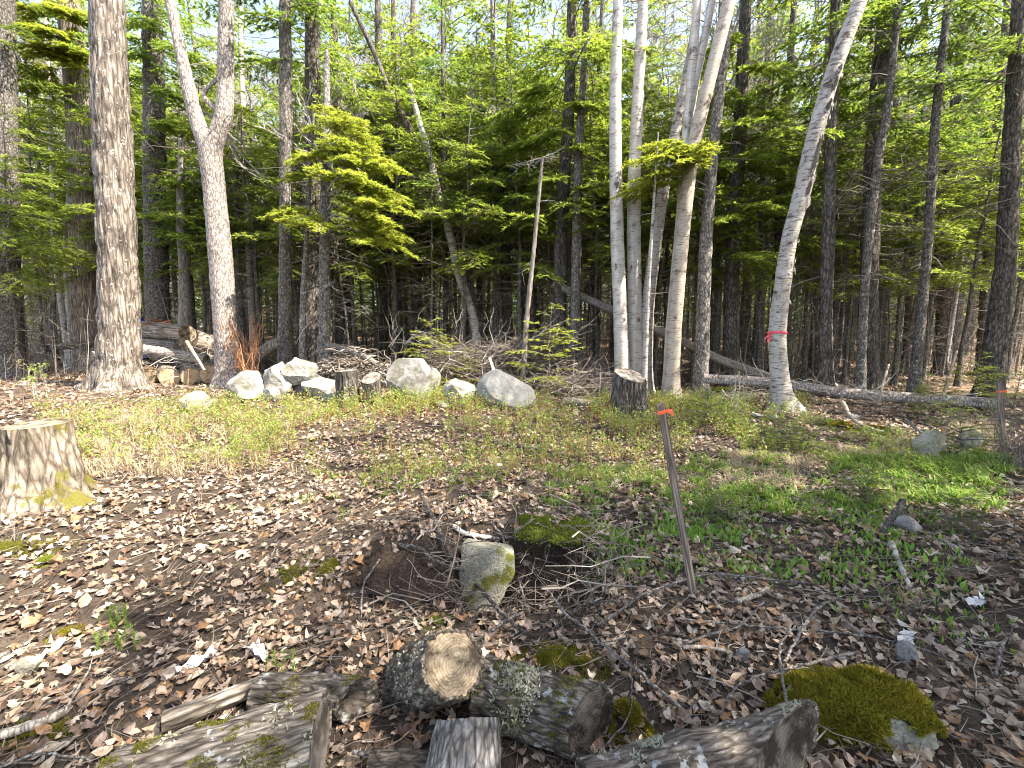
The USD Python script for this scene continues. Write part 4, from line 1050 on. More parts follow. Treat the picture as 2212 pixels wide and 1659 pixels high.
AIRY = [(1000, 12.6, 0.95, "between the leaning birch snag and the slim dark spruce"), (1125, 12.8, 1.0, "left of the thin bare stem"), (1290, 12.9, 1.0, "between the dark pair and the white birches"), (850, 13.4, 1.05, "right of the yellow-green fir"), (765, 13.6, 1.0, "behind the yellow-green fir"), (565, 14.2, 1.1, "between the forked maple and the straight spruce"), (440, 14.0, 1.0, "behind the forked maple's left limb"),
        (1645, 12.6, 0.9, "left of the flagged birch"), (1745, 13.2, 1.05, "right of the flagged birch"), (1835, 12.6, 0.9, "between the straight trunk and the thickest dark one"), (1945, 12.8, 1.0, "right of the thickest dark trunk"), (2085, 12.4, 0.95, "left of the stout right-edge trunk"), (85, 14.8, 1.1, "between the left-edge trunk and the cedar"), (285, 15.0, 1.1, "behind the pine"), (925, 15.5, 1.2, "behind the leaning birch snag, farther back"), (1210, 15.5, 1.25, "behind the dark pair"), (1500, 13.2, 1.0, "behind the birch clump"), (1420, 12.3, 0.7, "close behind the white birches"), (640, 13.0, 0.85, "close behind the straight grey spruce"), (2190, 13.2, 1.0, "at the far right edge"), (30, 12.4, 0.8, "at the far left edge, in the sun")]
for X, y_, s_, where in AIRY:
    p = at_y(X, 700, y_)
    plant_tree("hemlock_airy", "slender_hemlock", p[0], p[1], "light green slender hemlock " + where, "slender light green hemlocks along the woods' edge", s_, X * 7)
    placed.append((p[0], p[1]))
for X, y_, s_, kd, where in ((960, 16.0, 1.15, "hemlock_airy", "behind the very slim dark spruce"), (1090, 16.5, 1.2, "hemlock_airy", "above the brush heap's right half"), (1160, 17.5, 1.25, "hemlock_airy", "behind the thin bare stem"), (860, 17.0, 1.2, "hemlock_airy", "left of the leaning dark tree"), (1330, 15.5, 1.1, "hemlock_airy", "behind the leftmost white birch"), (1440, 16.5, 1.2, "hemlock_airy", "behind the middle of the birch clump"), (730, 17.0, 1.2, "hemlock_airy", "behind the fir, farther back"), (560, 18.0, 1.2, "hemlock_airy", "behind the pair of thin grey trunks"), (420, 18.0, 1.2, "hemlock_airy", "behind the maple's fork"), (260, 18.5, 1.3, "hemlock_airy", "behind the pine, tallest there"), (110, 18.0, 1.2, "hemlock_airy", "behind the thin white birches"), (1010, 20.0, 1.4, "hemlock_airy", "deep behind the birch snag"), (1240, 20.0, 1.4, "hemlock_airy", "deep behind the dark pair")):
    p = at_y(X, 700, y_)
    plant_tree(kd, "hemlock_tree", p[0], p[1], "full-crowned hemlock " + where, "full-crowned hemlocks closing the view", s_ * 1.2, X * 5)
    placed.append((p[0], p[1]))


def zone_of(x, y):
    return ("behind the pine and cedar", "behind the log pile", "behind the brush heap", "behind the birch clump", "beyond the fallen trunk", "beyond the right-edge trunk")[int(np.digitize(x / y, [-0.75, -0.3, 0.1, 0.45, 0.85]))]


tries, made_trees = 0, 0
while made_trees < 185 and tries < 6000:
    tries += 1
    y = 13.2 + (50 - 13.2) * rt.uniform() ** 1.15
    x = rt.uniform(-1, 1) * (1.24 * y + 2)
    if not free(x, y, 1.25 + 0.028 * y):
        continue
    p = np.array([k[4] for k in KINDS])
    if y < 18:
        p = p * [0.7, 0.5, 1.2, 0.8, 1.5, 0.4, 1, 1]
    if x < -6:
        p = p * [1.2, 1.2, 1, 0.6, 0.7, 1.3, 1.2, 2.5]
    if x > 9:
        p = p * [1, 0.8, 1.1, 0.9, 1.1, 1.5, 2.0, 0.6]
    kd = KINDS[rt.choice(len(KINDS), p=p / p.sum())]
    zone = zone_of(x, y)
    row = "front" if y < 20 else "middle" if y < 32 else "rear"
    plant_tree(kd[0], kd[1], x, y, f"{kd[2]} in the {row} rows {zone}", f"{kd[3]}, {row} rows {zone}", (1.0 if y < 21 else 1.42) * rt.uniform(0.8, 1.2), rt.uniform(0, 360), rt.normal(0, 1.6, 2))
    placed.append((x, y))
    made_trees += 1
for i in range(125):
    for _ in range(60):
        y = rt.uniform(12.2, 26)
        x = rt.uniform(-0.75, 1.2) * y
        if free(x, y, 0.7):
            break
    plant_tree(["spruce_pole", "bare_pole"][i % 3 == 0], "thin_pole_tree", x, y, "slim pole with bare dead twigs " + zone_of(x, y), "slim poles with bare dead twigs " + zone_of(x, y), rt.uniform(0.7, 1.1), rt.uniform(0, 360), rt.normal(0, 2.5, 2))
    placed.append((x, y))
for i in range(26):
    for _ in range(60):
        y = rt.uniform(12.4, 30)
        x = rt.uniform(-1, 1) * 1.2 * y
        if free(x, y, 0.9):
            break
    plant_tree("fir_young", "young_fir", x, y, "young fir under the taller trees " + zone_of(x, y), "young firs under the taller trees " + zone_of(x, y), rt.uniform(0.35, 1.0) if x < 6 else rt.uniform(0.15, 0.5), rt.uniform(0, 360))
    placed.append((x, y))
# the woods go on beside the clearing: these give it its shade
for (x, y, kd, s) in ((5.6, -0.2, "hemlock_thin", 0.9), (6.7, 1.1, "hemlock_thin", 1.0), (5.3, -2.0, "hemlock_airy", 1.0), (8.3, 0.1, "hemlock_thin", 1.0), (6.2, -2.4, "bare_tall", 1.0), (7.6, 3.0, "bare_tall", 1.0), (7.0, -1.5, "bare_thin", 1.0), (9.4, 0.6, "hemlock_thin", 0.9), (11.0, 4.2, "bare_tall", 1.0), (12.4, 6.8, "hemlock_tall", 1.0), (12.5, 2.0, "hemlock_broad", 1.1),
                       (9.6, 5.6, "bare_thin", 1.0), (14.5, 8.8, "hemlock_thin", 1.1), (9.5, -4.2, "spruce_tall", 1.0), (15.5, -1.5, "hemlock_tall", 1.1), (5.2, -3.6, "bare_thin", 1.0), (-5.5, -4.5, "bare_tall", 1.0), (-12, 1.5, "hemlock_tall", 1.0), (0.5, -7, "hemlock_broad", 1.0), (-9.5, -1.5, "hemlock_thin", 1.0)):
    plant_tree(kd, "neighbouring_tree", x, y, "tree in the woods beside the clearing", "trees in the woods beside the clearing", s, rt.uniform(0, 360))

# dead twigs and low stems under the stand, a tangle nobody could count
n = 7500
y = rt.uniform(12.5, 34, n)
x = rt.uniform(-1.15, 1.2, n) * y
keep = rt.uniform(0, 1, n) < 0.12 + 1.1 * sm(0.38, 0.62, n2(x, y, 0.35, 77)) * np.where(x > 6, 0.45, 1)
x, y = x[keep], y[keep]
n = len(x)
p0 = np.stack([x, y, H(x, y) + rt.uniform(0, 1, n) ** 2 * 2.2], -1)
d = unit(np.stack([rt.normal(0, 1, n), rt.normal(0, 0.7, n), rt.normal(0.25, 0.7, n)], -1))
under = Acc()
under.add(*twigs(p0, p0 + d * rt.uniform(0.4, 1.7, (n, 1)), rt.uniform(0.004, 0.012, n), 3, 0.08, rt, 3))
k = rt.integers(0, n, 700)
q0 = np.column_stack([x[k], y[k], H(x[k], y[k]) - 0.1])
under.add(*twigs(q0, q0 + np.column_stack([rt.normal(0, 0.35, 700), rt.normal(0, 0.35, 700), rt.uniform(1.2, 5.0, 700)]), rt.uniform(0.009, 0.022, 700), 4, 0.02, rt, 3))
lone("undergrowth", under.get(), "twig_under", "tangle of dead brown twigs and thin stems beneath the stand", "undergrowth", kind="stuff")

# farther woods, one mass of stems and foliage
far = Acc()
n = 900
y = rt.uniform(50, 100, n)
x = rt.uniform(-1.25, 1.25, n) * y
zz = H(x, y)
p0 = np.stack([x, y, zz - 0.3], -1)
hh = rt.uniform(12, 22, n)
far.add(*twigs(p0, p0 + np.stack([rt.normal(0, 0.6, n), rt.normal(0, 0.6, n), hh], -1), rt.uniform(0.05, 0.15, n), 4, 0.006, rt, 3))
k = rt.integers(0, n, 9000)
u = rt.uniform(0.12, 0.95, 9000)
q0 = p0[k] + UP * (u * hh[k])[:, None]
aa = rt.uniform(0, 6.28, 9000)
Lq = rt.uniform(0.5, 2.2, 9000)
far.add(*twigs(q0, q0 + np.stack([np.cos(aa), np.sin(aa), rt.uniform(-0.2, 0.9, 9000)], -1) * Lq[:, None], np.full(9000, 0.02), 3, 0.06, rt, 2))
lone("distant_woods", far.get(), "twig_pale", "far mass of pale thin trunks closing the view behind the stand", "woods", kind="stuff")
fol = Acc()
n = 430
y = rt.uniform(50, 95, n)
x = rt.uniform(-1.25, 1.25, n) * y
c = np.stack([x, y, H(x, y)], -1)
k = np.repeat(np.arange(n), 700)
u = rt.uniform(0.06, 1, len(k))
hh = rt.uniform(17, 30, n)
rad = 3.8 * (1 - u) ** 0.7 * np.sqrt(rt.uniform(0, 1, len(k)))
aa = rt.uniform(0, 6.28, len(k))
pos = c[k] + np.stack([rad * np.cos(aa), rad * np.sin(aa), u * hh[k] - 0.25 * rad], -1)
e = unit(np.stack([np.cos(aa), np.sin(aa), rt.normal(-0.1, 0.3, len(k))], -1) + rt.normal(0, 0.4, (len(k), 3)))
w = unit(np.cross(e, UP + rt.normal(0, 0.5, e.shape)))
fol.tris(np.stack([pos + w * 0.12, pos - w * 0.12, pos + e * 0.7], 1))
lone("distant_foliage", fol.get(), "needles", "far green mass of evergreen foliage behind the stand", "foliage", kind="stuff")

# ------------------------------------------------------------------ rocks
rock(488, 566, 806, 862, "low sandy boulder at the left end of the rock row, beside the maple", "granite_pale", 3, planes=(((-0.4, -0.3, 0.8), 0.6),), group=None)
rock(555, 618, 788, 856, "upright pointed pale boulder leaning under the perched one", "granite_pale", 4, planes=(((0.7, -0.2, 0.65), 0.5), ((-0.9, 0, 0.2), 0.6)))
rk, foot_ = rock(600, 673, 778, 836, "white boulder perched on top of the others left of the two stumps", "granite_pale", 6, y=G(630, 856)[1] + 0.15, sink=0.0, planes=(((0.2, -0.8, 0.3), 0.6),))
rock(626, 664, 824, 852, "small brown-shaded stone wedged beneath the perched boulder", "granite_grey", 7, detail=3)
rock(645, 732, 822, 864, "low white sunlit boulder left of the two stumps", "granite_pale", 8, planes=(((0, -0.3, 0.9), 0.5),))
rock(388, 440, 852, 896, "small white rock among the green shoots below the log pile", "granite_pale", 9)
rock(835, 942, 780, 872, "tall cracked pale boulder with a flat upright face, right of the stumps", "granite_pale", 22, planes=(((0.05, -1, 0.15), 0.5), ((0.95, -0.2, -0.2), 0.62), ((0, 0, 1), 0.8)), rough=0.05, cuts=4, deep=0.6)
rock(960, 1030, 824, 884, "bright white rounded boulder between the tall and the large grey one", "granite_pale", 12, planes=(((0.5, -0.4, 0.75), 0.6),))
rock(1032, 1163, 803, 886, "large smooth grey boulder with a white stick leaning on it", "granite_grey", 13, rough=0.035, cuts=4, planes=(((0.1, -0.9, 0.4), 0.68), ((0.95, -0.1, 0.25), 0.72)), deep=0.7)
rock(946, 968, 872, 884, "fist-sized grey stone at the foot of the white rounded boulder", "granite_grey", 14, detail=3)
rock(1990, 2055, 930, 990, "lichen-stained boulder under the small hemlocks on the right", "granite_mossy", 15)
rock(2080, 2140, 928, 966, "yellow mossy stone beside the far flagged stake", "granite_mossy", 16)
rock(1935, 2000, 1118, 1150, "flat grey stone half sunk in leaves on the right", "granite_grey", 17, detail=3)
rock(1944, 1995, 1388, 1432, "pale stone showing through the leaves behind the mossy boulder", "granite_grey", 18, detail=3)
rock(1588, 1624, 1406, 1430, "small rounded grey stone behind the forked stick", "granite_grey", 19, detail=3)
rock(30, 78, 1420, 1466, "tan stone in the leaf litter at the left", "granite_mossy", 20, detail=3)
rock(1445, 1480, 770, 800, "mossy rock in the shade behind the birch clump", "granite_mossy", 24, detail=3)
rock(566, 600, 842, 868, "small pale block in front of the upright pointed boulder", "granite_pale", 51, detail=4)
rock(690, 728, 846, 868, "low pale slab tucked against the taller dark stump", "granite_pale", 52, detail=4)
rock(912, 950, 800, 862, "narrow shaded block leaning on the tall cracked boulder", "granite_pale", 53, detail=4)
rock(500, 545, 850, 872, "flat white stone before the low sandy boulder", "granite_pale", 54, detail=4)
# the wedge of granite in the mouth of the burrow, and the smaller one left of it
c = at_y(1046, 1250, 2.74)
hull = trimesh.Trimesh(np.array([(-0.17, -0.02, 0.23), (0.05, -0.05, 0.265), (0.155, -0.03, 0.22), (-0.15, 0.14, 0.20), (0.14, 0.14, 0.20), (-0.16, -0.06, 0.06), (0.165, -0.07, 0.08), (-0.09, -0.085, -0.12), (0.10, -0.09, -0.06), (-0.03, -0.09, -0.36), (0.05, -0.08, -0.36), (0.0, 0.14, -0.36)])).convex_hull
v, f = trimesh.remesh.subdivide_to_size(hull.vertices, hull.faces, 0.022)
v = v + unit(v) * ((fbm(v * 9, 4, 3) - 0.5) * 0.05)[:, None]
hull = trimesh.Trimesh(v * [1.12, 1, 1] @ np.array([[0.98, 0, -0.19], [0, 1, 0], [0.19, 0, 0.98]]), f)
trimesh.smoothing.filter_laplacian(hull, iterations=2)
v, f = np.array(hull.vertices), np.array(hull.faces)
part(thing("boulder", "wedge of pale granite standing in the mouth of the burrow", "rock", c), "stone", (v, f), "granite_mossy", 40)
c = at_y(952, 1232, 2.72)
v, f = rock_mesh((0.06, 0.05, 0.10), 23, 5, 0.06, 4)
part(thing("boulder", "small pale stone under the arching root left of the burrow", "rock", c), "stone", (v, f), "granite_mossy", 40)

# the mossy boulder at lower right: its bare flank shows at the right end
bc = G(1945, 1622)
w = pxm(420, bc) / 2
v, f = rock_mesh((w * 1.0, 0.17, 0.105), 26, 3, 0.26, 5)
v = v + [0, 0.15, 0.0]
t = thing("mossy_boulder", "boulder blanketed with golden moss at the lower right", "rock", bc)
part(t, "stone", (v + unit(v - v.mean(0)) * (0.018 * np.exp(-((v[:, 0] - w * 0.68) / 0.09) ** 2))[:, None], f), "granite_mossy", 40)
g = np.random.default_rng(8)
vm, fm = v + unit(v - v.mean(0)) * (0.004 + 0.05 * fbm(v * 12, 4, 4))[:, None], f
gone = (np.linalg.norm((v - [w * 0.68, 0.05, 0.06]) / [0.085, 0.13, 0.10], axis=1) < 1)
gone |= (np.linalg.norm((v - [-w * 0.45, -0.10, 0.03]) / [0.08, 0.06, 0.04], axis=1) < 1) | (fbm(v * 9 + 3, 3, 9) > 0.58)
keepf = ~gone[f].any(1)
vm2, fm2 = vm, f[keepf]
p, nn = surface_points(vm2, fm2, 30000, g, lambda c, n_: (n_[:, 2] > -0.2) * 1.0)
acc = Acc()
acc.add(vm2, fm2)
acc.tris(blades(p, nn, 0.024, 0.006, g, 0.9))
part(t, "moss", acc.get(), "moss_gold", kind="stuff")

# ------------------------------------------------------------------ moss on the ground
moss_cushion(640, 1240, 105, 0.15, 0.03, "yellow-green moss patch left of the burrow", "moss", 5000, 1)
moss_cushion(712, 1232, 62, 0.08, 0.04, "small bright moss cushion nearest the burrow's dark mound", "moss", 3000, 2)
moss_cushion(100, 1216, 56, 0.05, 0.045, "round green moss hummock at the left, front of the stump", "moss_green", 3000, 3)
moss_cushion(60, 1180, 170, 0.14, 0.03, "wide flat moss mat before the large left stump", "moss", 5000, 4)
moss_cushion(142, 1372, 52, 0.06, 0.03, "olive moss tuft beside the dark soil at the left", "moss_gold", 2600, 5)
moss_cushion(75, 1582, 125, 0.05, 0.03, "yellow moss strip under the pale stick in the lower left corner", "moss", 3500, 6)
moss_cushion(1160, 1130, 90, 0.07, 0.05, "bright green moss lip above the burrow", "moss_green", 6000, 7)
moss_cushion(1208, 1432, 180, 0.10, 0.04, "broad green moss carpet behind the right foreground log", "moss", 14000, 10, 0.017)
moss_cushion(1358, 1580, 84, 0.085, 0.10, "round golden moss ball beside the right foreground log", "moss_gold", 9000, 11, 0.018, 0.15)
moss_cushion(945, 1345, 60, 0.07, 0.03, "thin moss patch just behind the upright sawn log", "moss_green", 2600, 12)
moss_cushion(1810, 923, 60, 0.25, 0.10, "brown-green moss mound right of the flagged birch", "moss_gold", 3000, 13, 0.03)
moss_cushion(1900, 936, 60, 0.25, 0.10, "moss mound left of the stained boulder on the right", "moss_gold", 3000, 14, 0.03)
moss_cushion(1560, 845, 120, 0.3, 0.10, "mossy rise in front of the fallen trunk", "moss", 3500, 15, 0.035)
moss_cushion(1360, 1005, 60, 0.12, 0.03, "small green moss spot among leaves in the middle", "moss_green", 1600, 16)
moss_cushion(1010, 1040, 60, 0.12, 0.03, "green moss spot in the leaves left of the stake", "moss_green", 1600, 17)

mat("humus", {"g": ("geometry", {}), "n": ("noise_texture", {"scale": 60, "detail": 4, "roughness": 0.7}), "r": ("rgb_ramp", {"ramp": [(0.3, (0.014, 0.010, 0.008)), (0.6, (0.045, 0.031, 0.023)), (0.75, (0.085, 0.058, 0.042))]}), "p": ("principled_bsdf", {"roughness": 0.95, "specular_ior_level": 0.1})},
    [("g.position", "n.vector"), ("n.fac", "r.fac"), ("r.color", "p.base_color")])
for X, Y, wx, wy, hg, n_, sd, lab in ((875, 1258, 270, 0.24, 0.05, 4500, 31, "bare dark humus on the mound left of the burrow"), (1160, 1275, 230, 0.20, 0.012, 1500, 32, "dark earth in the hollow of the burrow"), (55, 1330, 190, 0.16, 0.015, 1800, 33, "bare dark earth at the left edge of the litter")):
    p_ = moss_cushion(X, Y, wx, wy, hg, lab, "humus", n_, sd, 0.012, 0.5, "humus")
    tag(p_, kind="structure")
# the turf that hangs over the back of the hollow, moss on top
v, f = rock_mesh((0.30, 0.21, 0.055), 41, 0, 0.42, 5)
c = at_z(1200, 1146, 0.165)
t = thing("moss_shelf", "overhanging mossy turf ledge at the right of the burrow", "moss", c)
part(t, "turf", (v, f), "humus", True)
gm = np.random.default_rng(41)
p, nn = surface_points(v, f, 9000, gm, lambda c_, n_: np.clip(n_[:, 2] + 0.15, 0, 1))
part(t, "moss", (lambda tr: (tr.reshape(-1, 3), np.arange(3 * len(tr)).reshape(-1, 3)))(blades(p, nn, 0.02, 0.0065, gm)), "moss_green", kind="stuff")

# ------------------------------------------------------------------ stumps
sb = G(22, 1112)
st, _ = stump(sb + np.array([0, 0.30, 0]), pxm(112, sb) / 2 * 1.05, 0.72, "large furrowed stump cut flat at the left edge", "bark_stump_mossy", "cut_tan", 3, 1.1, (0.02, 0.02), rough=0.10, k=5.5, m=2.6, top_scale=0.92, roots=4, step=0.02, sides=96)
sb = G(1366, 900)
stump(sb + np.array([0, 0.25, 0]), pxm(72, sb) / 2, pxm(88, sb), "grey stump with a slanting pale cut right of the large boulder", "bark_stump", "cut_grey", 4, 0.75, (-0.2, 0.32), rough=0.11, k=6, m=2.2, top_scale=0.9, roots=6)
sb = G(752, 874)
stump(sb, pxm(46, sb) / 2, pxm(74, sb), "taller dark stump left of its shorter twin before the boulders", "bark_stump", "cut_grey", 5, 0.12, (0.05, 0.0), rough=0.11, k=5, m=1.6)
sb = G(804, 868)
stump(sb, pxm(40, sb) / 2, pxm(52, sb), "shorter dark stump with a sloping grey cut beside its taller twin", "bark_stump", "cut_grey", 6, 0.12, (0.1, 0.5), rough=0.11, k=5, m=1.6)
sb = at_y(763, 775, 12.0)
sb[2] = H(sb[0], sb[1])
stump(sb, pxm(30, sb) / 2, pxm(58, sb) + 0.1, "reddish flared stump behind the branch heap", "wood_rot", "cut_tan", 7, 0.9, (0, 0), rough=0.14, k=4, m=1.0)
sb = at_y(1055, 870, 10.6)
sb[2] = H(sb[0], sb[1])
stump(sb, pxm(24, sb) / 2, pxm(50, sb), "rotten splintered stump behind the large grey boulder", "wood_rot", "wood_rot", 8, 0.3, (0.9, 0.3), rough=0.3, k=3, m=0.6)

# ------------------------------------------------------------------ foreground logs
f1 = at_z(980, 1432, 0.32)
axis = unit(np.array([-0.48, 0.62, -0.70]))
log(f1 + axis * 0.46, f1, 0.150, 0.124, "log propped up toward the viewer showing its round tan sawn end", "bark_log_dark", "cut_dark", "cut_tan", 1, 84, 0.010, 0.10, 6, 12, lichen=250, oval=0.03)
a = at_z(1011, 1530, 0.20)
log(np.array([a[0] + 0.015, 0.72, 0.13]), np.array([a[0], a[1], 0.155]), 0.140, 0.122, "pale weathered log pointing at the viewer below the sawn end", "bark_log_pale", "cut_grey", "cut_grey", 2, 72, 0.010, 0.055, 5, 5, tilt1=(0, -0.9))
log(at_z(1040, 1490, 0.12), at_z(1278, 1558, 0.125), 0.118, 0.124, "thick mossy log lying right of the propped one, grey end facing right", "bark_log_mossy", "cut_dark", "cut_dark", 3, 80, 0.010, 0.10, 6, 8, moss=3200, lichen=1400, tilt1=(0.55, -0.1))
log(at_z(556, 1496, 0.07), at_z(772, 1512, 0.085), 0.066, 0.075, "hollow-ended grey log left of the propped one", "bark_log_mossy", "cut_dark", "cut_dark", 4, 60, 0.012, 0.09, 6, 9, hollow1=True, moss=900, bend=0.015, tilt1=(0.75, -0.2))
log(at_z(562, 1480, 0.05), at_z(352, 1562, 0.05), 0.038, 0.042, "small birch log with a black rotten end in the leaves at left", "bark_log", "hollow_dark", "hollow_dark", 5, 40, 0.012, 0.09, 5, 9, hollow1=True)
log(at_z(225, 1752, 0.13), at_z(694, 1598, 0.15), 0.150, 0.140, "big weathered log with lichen and moss along the bottom edge at left", "bark_log", "cut_grey", "cut_grey", 6, 96, 0.010, 0.10, 7, 5, moss=6500, tilt1=(0.2, 0.0), lichen=300)
log(at_z(1275, 1745, 0.12), at_z(1704, 1625, 0.13), 0.122, 0.128, "grey furrowed log with a dark slanting end at the bottom right", "bark_log", "cut_dark", "cut_dark", 7, 84, 0.010, 0.11, 6.5, 6, tilt1=(2.1, -0.5), lichen=1200)
log(at_z(800, 1650, 0.06), at_z(960, 1655, 0.06), 0.045, 0.05, "half-hidden dark hollow branch below the propped log", "bark_log_dark", "hollow_dark", "hollow_dark", 8, 32, 0.015, 0.08, 5, 9, hollow1=True)

# ------------------------------------------------------------------ the log pile beside the pine, and fallen trunks
PILE = [((312, 712), (405, 720), 12.2, 11.6, 15.5, 15.5, "topmost log of the pile, pale round end facing the viewer", "bark_cedar", "cut_tan"),
        ((480, 752), (418, 735), 12.6, 12.0, 18, 18, "thick shaded log on the pile's right behind the topmost one", "bark_cedar", "cut_tan"),
        ((392, 738), (394, 740), 12.2, 11.4, 8, 8, "thin log end tucked under the topmost log", "bark_cedar", "cut_tan"),
        ((285, 744), (384, 748), 11.9, 11.7, 11, 10, "bleached log second down in the pile", "wood_grey", "cut_grey"),
        ((285, 752), (446, 776), 11.3, 11.3, 10, 9, "long knobbly log running across the pile's front", "bark_maple", "cut_tan"),
        ((420, 790), (548, 772), 12.0, 12.4, 10, 9, "log passing behind the maple's foot", "bark_cedar", "cut_tan"),
        ((322, 790), (326, 812), 12.2, 11.0, 15, 14, "split log end at the lower left of the pile", "wood_rot", "cut_tan"),
        ((362, 792), (366, 815), 12.2, 11.0, 17, 17, "pale sawn end in the pile's bottom row, left of two alike", "bark_cedar", "cut_fresh"),
        ((410, 790), (414, 815), 12.2, 11.0, 17, 17, "pale sawn end in the pile's bottom row, cracked, middle one", "bark_cedar", "cut_fresh"),
        ((448, 785), (453, 808), 12.2, 11.0, 17, 17, "clean sawn end in the pile's bottom row, next to the maple", "bark_cedar", "cut_fresh"),
        ((300, 770), (204, 776), 12.0, 11.6, 15, 15, "orange sawn log end sticking out left of the pine, upper one", "bark_cedar", "cut_tan"),
        ((300, 792), (202, 798), 12.0, 11.6, 12, 12, "orange sawn log end sticking out left of the pine, lower one", "bark_cedar", "cut_tan")]
for i, (A, B, ya, yb, ra, rb, lab, bm, cm) in enumerate(PILE):
    a, b = at_y(*A, ya), at_y(*B, yb)
    log(a, b, pxm(ra, a) * 1.2, pxm(rb, b) * 1.2, lab, bm, cm, cm, 20 + i, 30, 0.06, 0.05, 4, 3)


def trunk_down(pts, w0, w1, label, bm, y_off=0.0, lifts=None, seed=1, moss=0, name="fallen_tree", twig_n=0, dys=None):
    """A fallen stem along points of the view; dys: distance of each point."""
    q = []
    for i, (X, Y) in enumerate(pts):
        p = at_y(X, Y, dys[i])
        q.append([*p, pxm(w0 + (w1 - w0) * i / (len(pts) - 1), p) / 2])
    q = resample(np.array(q), 0.12)
    o = q[0][:3].copy()
    t = thing(name, label, "fallen tree", o)
    part(t, "trunk", tube(q[:, :3] - o, q[:, 3], 18, disp=lambda th, s: 1 + 0.07 * (ridge(th, s, 3, 1.5, seed) - 0.4)), bm, 50)
    if twig_n:
        g = np.random.default_rng(seed)
        k = g.integers(0, len(q), twig_n)
        p0 = q[k, :3] - o
        d = unit(g.normal(0, 1, (twig_n, 3)) * [0.7, 0.7, 0.5] + [0, -0.2, 0.45])
        wood = Acc()
        wood.add(*twigs(p0, p0 + d * g.uniform(0.2, 1.0, (twig_n, 1)), np.full(twig_n, 0.016), 4, 0.06, g, 3))
        part(t, "branch_stubs", wood.get(), "twig_pale", kind="stuff")
    return t


trunk_down([(1520, 818), (1600, 822), (1668, 827), (1740, 836), (1808, 847), (1900, 855), (2008, 862), (2150, 872)], 21, 24, "long pale fallen trunk lying across the woods' edge at right", "bark_maple", seed=3, twig_n=22, dys=[10.4, 10.1, 9.9, 9.6, 9.3, 9.1, 8.9, 8.6])
trunk_down([(1197, 611), (1240, 634), (1290, 655), (1347, 680), (1395, 700), (1437, 722), (1490, 745), (1560, 778), (1662, 815)], 16, 18, "dark bare trunk fallen slantwise through the birch clump", "wood_grey", seed=4, dys=[12.2, 12, 11.8, 11.5, 11.4, 11.3, 11.3, 11.2, 11.0])
trunk_down([(1265, 632), (1290, 590), (1318, 556), (1345, 530)], 14, 10, "dark leaning dead stem behind the birch clump", "bark_dark", seed=5, dys=[14, 14, 14, 14], name="dead_snag")
trunk_down([(700, 745), (740, 752), (790, 772), (815, 788)], 10, 13, "bleached forked limb on the branch heap", "wood_grey", seed=6, dys=[11.0, 11.0, 10.8, 10.6], name="dead_limb")
trunk_down([(548, 775), (580, 752), (600, 742), (622, 738)], 26, 24, "dark log leaning on the spruce behind the boulders, sawn end up", "bark_cedar", seed=7, dys=[12.0, 11.9, 11.8, 11.7], name="leaning_log")
trunk_down([(1218, 866), (1250, 869), (1302, 878)], 17, 18, "short grey log on the ground right of the large boulder", "wood_grey", seed=8, dys=[8.75, 8.7, 8.6], name="log")
trunk_down([(100, 752), (200, 742), (260, 740)], 16, 12, "dark fallen trunk in the shade far left", "bark_dark", seed=9, dys=[15, 15, 15])
trunk_down([(1760, 752), (1900, 712), (2060, 706)], 10, 8, "dark thin trunk lying deep in the right woods", "bark_dark", seed=10, dys=[16, 18, 19])
trunk_down([(1150, 798), (1250, 806), (1345, 812)], 12, 10, "dark fallen stem under the brush before the birches", "bark_dark", seed=12, dys=[10.4, 10.3, 10.2])

